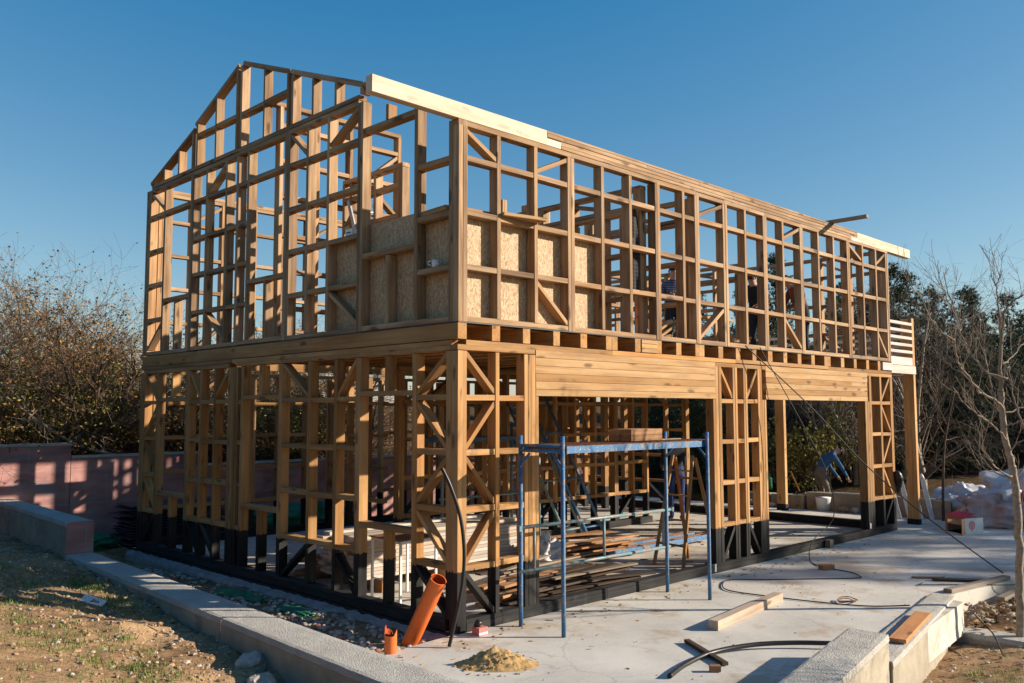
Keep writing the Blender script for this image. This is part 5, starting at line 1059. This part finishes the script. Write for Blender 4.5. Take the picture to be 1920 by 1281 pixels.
# undergrowth behind the wall: a mass of short twigs and dead leaves nobody could count
def under(q):
    for i in range(1500):
        x = rnd.uniform(-10, 9); y = rnd.uniform(10.6, 14.5); z = gh(x, y)
        grow(q, None, Vector((x, y, z)), (Vector((rnd.gauss(0, .5), rnd.gauss(0, .5), 1))).normalized(), rnd.uniform(.6, 1.5), .005, 1, .1, .7, 4)
rnd.seed(5); tag(one('undergrowth', M_TWIG, under, 'tangled low twigs behind the pink wall', None), kind='stuff')
def underl(q):
    for i in range(11000):
        x = rnd.uniform(-10, 9.5); y = rnd.uniform(10.5, 15); z = gh(x, y)+abs(rnd.gauss(0, .8)); o = Vector((x, y, z)); a = rv().normalized(); b_ = a.cross(rv()).normalized(); s_ = rnd.uniform(.018, .04)
        q.add([o-a*s_, o+b_*s_*.7, o+a*s_, o-b_*s_*.7], [(0, 1, 2, 3)], tint=rnd.random())
tag(one('undergrowth_leaves', L_DEAD, underl, 'dry leaves caught in the low twigs behind the pink wall', None), kind='stuff')

# pines
def pine_mesh(seed, H, R0, dens=1., bare=.18):
    rnd.seed(seed); e = bpy.data.objects.new('pine_tree', None); COL.objects.link(e); tr = MB(); cr = MB()
    pts = [Vector((rnd.gauss(0, .01)*i, rnd.gauss(0, .01)*i, H*i/8-.2)) for i in range(9)]; tr.tube(pts, [.016*H*(1-i/8.6) for i in range(9)], 8, cap=False)
    z = H*bare
    while z < H*.985:
        f = (z/H-bare)/(1-bare); R_ = R0*(1-f)**.75*(.75+.3*rnd.random())+.12
        for k in range(rnd.randint(4, 6)):
            if rnd.random() < .14: continue
            a = rnd.uniform(0, 6.28); d = Vector((math.cos(a), math.sin(a), rnd.uniform(.0, .35)+.25*f)).normalized(); L_ = R_*rnd.uniform(.65, 1.15); p = Vector((0, 0, z)); bp = [p.copy()]
            K = max(2, int(L_/.3))
            for i in range(K): d = (d+rv(.07)+Vector((0, 0, .05))).normalized(); p = p+d*L_/K; bp.append(p.copy())
            tr.tube(bp, [max(.006, .02*L_*(1-i/(K+.5))) for i in range(K+1)], 4, cap=False)
            for i in range(1, K+1):
                for _ in range(int((7 if i > K*.3 else 2)*dens)):
                    o = bp[i]+rv(.10)*Vector((1, 1, .6)).length*.8; ax = (d*.6+rv(.5)+Vector((0, 0, .5))).normalized()
                    for m_ in range(11):
                        nd = (ax+rv(.55)).normalized(); s_ = nd.cross(rv()).normalized()*.017; L2 = rnd.uniform(.12, .22)
                        cr.add([o-s_, o+s_, o+nd*L2], [(0, 1, 2)], tint=rnd.random())
        z += rnd.uniform(.22, .34)*H/7
    tr.build('trunk', M_BARKD, e, False); cr.build('crown', L_PINE, e, False); return e
pp = [pine_mesh(21, 7.5, 1.9), pine_mesh(22, 8.5, 2.2, 1.0, .12), pine_mesh(23, 6.5, 1.8, 1.1, .05)]
rnd.seed(77); pu = [0]*3
def put_pine(k, x, y, s_, lab='dark green pine in the belt of trees beyond the house', grp='pines beyond the house'):
    e = pp[k] if not pu[k] else copy_tree(pp[k]); pu[k] += 1; place(e, x, y, gh(x, y)-.1, rnd.uniform(0, 6.28), s_, s_*rnd.uniform(.92, 1.05), lab, 'pine', grp)
U = Vector((math.cos(YAW), math.sin(YAW), 0)); V_ = Vector((math.sin(YAW), -math.cos(YAW), 0))
def vp(px, dist):     # a ground position along the bearing of a picture column, dist metres deep
    p = CP+U*dist+V_*((px-960)/FPX*dist); return p.x, p.y
for i, px in enumerate(range(1180, 2200, 56)):
    for j, dist in enumerate((23.5, 26.5, 30, 35)):
        x, y = vp(px+rnd.uniform(-18, 18)+j*20, dist+rnd.uniform(-1.2, 1.2)); base = (.56, .64, .72, .84)[j]
        if px < 1330: base *= .82
        put_pine((i+j*2) % 3, x, y, base*rnd.uniform(.84, 1.05)*(1.0 if px < 1800 else .92))
x, y = vp(1672, 27); put_pine(1, x, y, .70, 'taller pine whose top shows right of the upper storey', None)
# twiggy brown trees right of the balcony and behind the opening
M_BROWNTW = plain('brown_twigs', (.12, .085, .058), .9, 0, .35, 9)
tall = shrub_mesh('bare_tree', 31, 5.6, 3, 4, 2, M_BROWNTW, None, 0, spread=.6, lean=.25, droop=.5, up=.05)
t2 = shrub_mesh('bare_tree', 32, 5.0, 4, 4, 2, M_TWIGL, None, 0, spread=.7, lean=.45)
for k, (px, dist, s_, e, lab) in enumerate(((1715, 21, 1.0, tall, 0), (1745, 23.5, 1.0, None, 0), (1690, 23, .95, None, 0), (1850, 24, .5, t2, 1), (1600, 22.5, .8, 't', 1), (1530, 23, .8, 't', 1), (1450, 24, .8, 't', 1), (1380, 25, .8, 't', 1))):
    x, y = vp(px, dist)
    if e is None: e = copy_tree(tall)
    if e == 't': e = copy_tree(t2)
    place(e, x, y, gh(x, y)-.1, rnd.uniform(0, 6.28), s_, s_, ('tall leafless tree with drooping brown twigs right of the balcony', 'leafless tree with pale branches in front of the dark pines')[lab], 'tree', ('drooping bare trees', 'pale bare trees')[lab])
# yellow green bush seen through the second opening
LEAFS = 1.6
yb = shrub_mesh('yellow_bush', 41, 2.3, 4, 3, 2, M_TWIG, L_YELLOW, 4, lean=.6); x, y = vp(1530, 21.5); place(yb, x, y, gh(x, y), 0, .85, 1.0, 'bush with yellow green leaves seen through the second garage opening', 'bush', None)
LEAFS = 1.2
y2 = copy_tree(yb); x, y = vp(1478, 22.5); place(y2, x, y, gh(x, y), 2, .6, .8, 'dull green bush seen left of the terrace post in the opening', 'bush', None)
rnd.seed(8)
sap = MB(); x, y = vp(1758, 17.2); s0 = Vector((x, y, gh(x, y)))
def sapl(q): q.tube(bez([s0, s0+Vector((.03, 0, .9)), s0+Vector((.1, -.05, 1.9)), s0+Vector((.3, -.2, 2.9))], 5), [.035-.0017*i for i in range(16)], 7); [grow(q, None, s0+Vector((.08, -.03, h_)), Vector((rnd.gauss(0, .6), rnd.gauss(0, .6), .8)).normalized(), .9, .011, 2, .3, .6, 3) for h_ in (1.3, 1.6, 1.9, 2.1, 2.4, 2.6)]
tag(one('sapling', M_BARKD, sapl, None, None), 'thin dark sapling standing in front of the white plastic heap', 'sapling')

# bare young tree at the right edge, limbs laid out one by one
def unp(px, py, t): return CP+FW*t+RT*((px-960)/FPX*t)-UP*((py-640.5)/FPX*t)
Z0 = (1660, 480, 3.05); ft = empty('young_tree', (5.0, -3.45, -.42), 'bare young tree with pale grey branches at the right edge of the slab', 'tree')
def limb(q, L_, t0, t1, r0, r1, tw=6, twl=.3, n=8):
    P = [unp(Z0[0]+a/Z0[2], Z0[1]+b_/Z0[2], .892*(t0+(t1-t0)*i/(len(L_)-1))) for i, (a, b_) in enumerate(L_)]; P = bez(P, 5); N = len(P)
    P = [p+rv(.006) if 0 < i < N-1 else p for i, p in enumerate(P)]
    q.tube(P, [.8*r0+(.85*r1-.8*r0)*(i/(N-1))**.8 for i in range(N)], n)
    for _ in range(tw):
        i = rnd.randint(N//4, N-2); ax = (P[i+1]-P[i]).normalized(); sd = ax.cross(rv()).normalized()
        grow(q, None, P[i], (ax*.7+sd*.6+Vector((0, 0, .35))).normalized(), rnd.uniform(.5, 1.3)*twl, .0045, 1, .5, .6, 3, minr=.0022, n=4, wob=.1)
q = MB(); limb(q, [(774, 2420), (772, 2080), (768, 1900), (765, 1600), (740, 1281), (720, 1180), (690, 1050), (670, 900), (662, 780)], 10.7, 10.6, .062, .036, 3); q.build('trunk', M_BARK, ft)
q = MB()
for L_, a, b_, r0, r1, tw in (([(662, 780), (660, 600), (668, 430), (690, 310), (760, 240), (793, 225)], 10.6, 10.5, .030, .007, 8), ([(665, 500), (650, 330), (640, 230), (632, 170), (600, 110)], 10.6, 10.7, .017, .004, 6), ([(632, 170), (655, 120), (672, 80)], 10.7, 10.6, .008, .004, 2),
    ([(672, 880), (640, 835), (560, 790), (500, 730), (450, 660), (400, 560), (390, 480), (330, 440), (250, 340), (215, 250), (155, 185)], 10.6, 9.6, .022, .004, 12), ([(400, 560), (395, 400), (430, 420), (380, 300)], 10, 10.3, .010, .005, 5),
    ([(700, 705), (590, 670), (520, 600), (470, 520), (430, 430), (400, 330), (345, 150), (350, 65)], 10.5, 10.9, .018, .004, 10), ([(400, 330), (330, 200), (310, 130), (302, 25)], 10.8, 11.0, .009, .004, 4),
    ([(690, 1050), (600, 960), (520, 900), (440, 830), (385, 740)], 10.6, 10.0, .015, .004, 7), ([(725, 1260), (640, 1220), (600, 1160), (540, 1080)], 10.6, 10.2, .014, .004, 4), ([(710, 1272), (600, 1232), (520, 1180)], 10.65, 10.9, .011, .004, 3),
    ([(690, 970), (745, 955), (830, 930), (960, 900)], 10.6, 10.6, .014, .005, 4), ([(720, 1110), (780, 1060), (880, 1030)], 10.6, 10.3, .013, .005, 3), ([(830, 1080), (760, 900), (725, 760), (705, 620)], 10.5, 10.6, .016, .005, 6), ([(668, 620), (740, 560), (800, 480), (860, 380)], 10.6, 11.0, .014, .004, 6),
    ([(640, 835), (600, 700), (570, 560), (540, 400), (535, 290)], 10.6, 10.8, .014, .004, 8), ([(560, 790), (470, 700), (390, 640), (300, 560)], 10.3, 10.7, .009, .004, 5), ([(670, 900), (770, 870), (860, 850)], 10.6, 10.8, .012, .005, 3), ([(745, 1290), (800, 1200), (900, 1150)], 10.7, 10.6, .014, .006, 3)):
    limb(q, L_, a, b_, r0, r1, tw)
q.build('crown', M_TWIGL, ft)
# a second stem, just right of the frame, and trees out of frame towards the sun that shade the slab
rnd.seed(123)
for k, (s_, dist, sc_) in enumerate(((4.4, 22, 1), (6.2, 21, 1.12), (8.0, 19.5, 1.05), (9.8, 21, 1.15), (11.8, 20, 1.1), (13.8, 22, 1.2), (16.0, 20, 1.1), (18.5, 21, 1.2))):
    px_, py_ = s_/2+dist+.0, s_/2-dist; e = copy_tree(pp[k % 3]); H = (7.5, 8.5, 6.5)[k % 3]
    place(e, px_, py_, -.4, rnd.uniform(0, 6), 1.15, (.53*(dist-s_/2)+(.8 if s_ > 5 else .5))/H, 'pine on the sunny side of the building site', 'pine', 'pines on the sunny side')
bt = copy_tree(t2); place(bt, 4.2, -7.6, -.4, 1, .8, .8, 'leafless tree on the near side of the site', 'tree', None)

rnd.seed(321)
for i in range(14):  # shrubs added out of view to screen the house from low sky light
    k = i % 4; e = copy_tree(protos[k]); x, y = (-10.5+rnd.uniform(-.8, .8), -9+i*1.55) if i < 12 else (-8+3*(i-12), -11)
    place(e, x, y, gh(x, y)-.05, rnd.uniform(0, 6), 1.15, 1.0, 'unseen shrub of the hedge added to screen low sky light', 'shrub', 'added hedge on the unseen near side')
for i in range(9):  # unseen pines added to block sky light from the horizon
    e = copy_tree(pp[i % 3]); x, y = -15+rnd.uniform(-1, 1), -14+i*3.1; place(e, x, y, -.4, rnd.uniform(0, 6), 1.1, 1.0, 'unseen pine added behind the hedge to block horizon light', 'pine', 'pines added against horizon light')
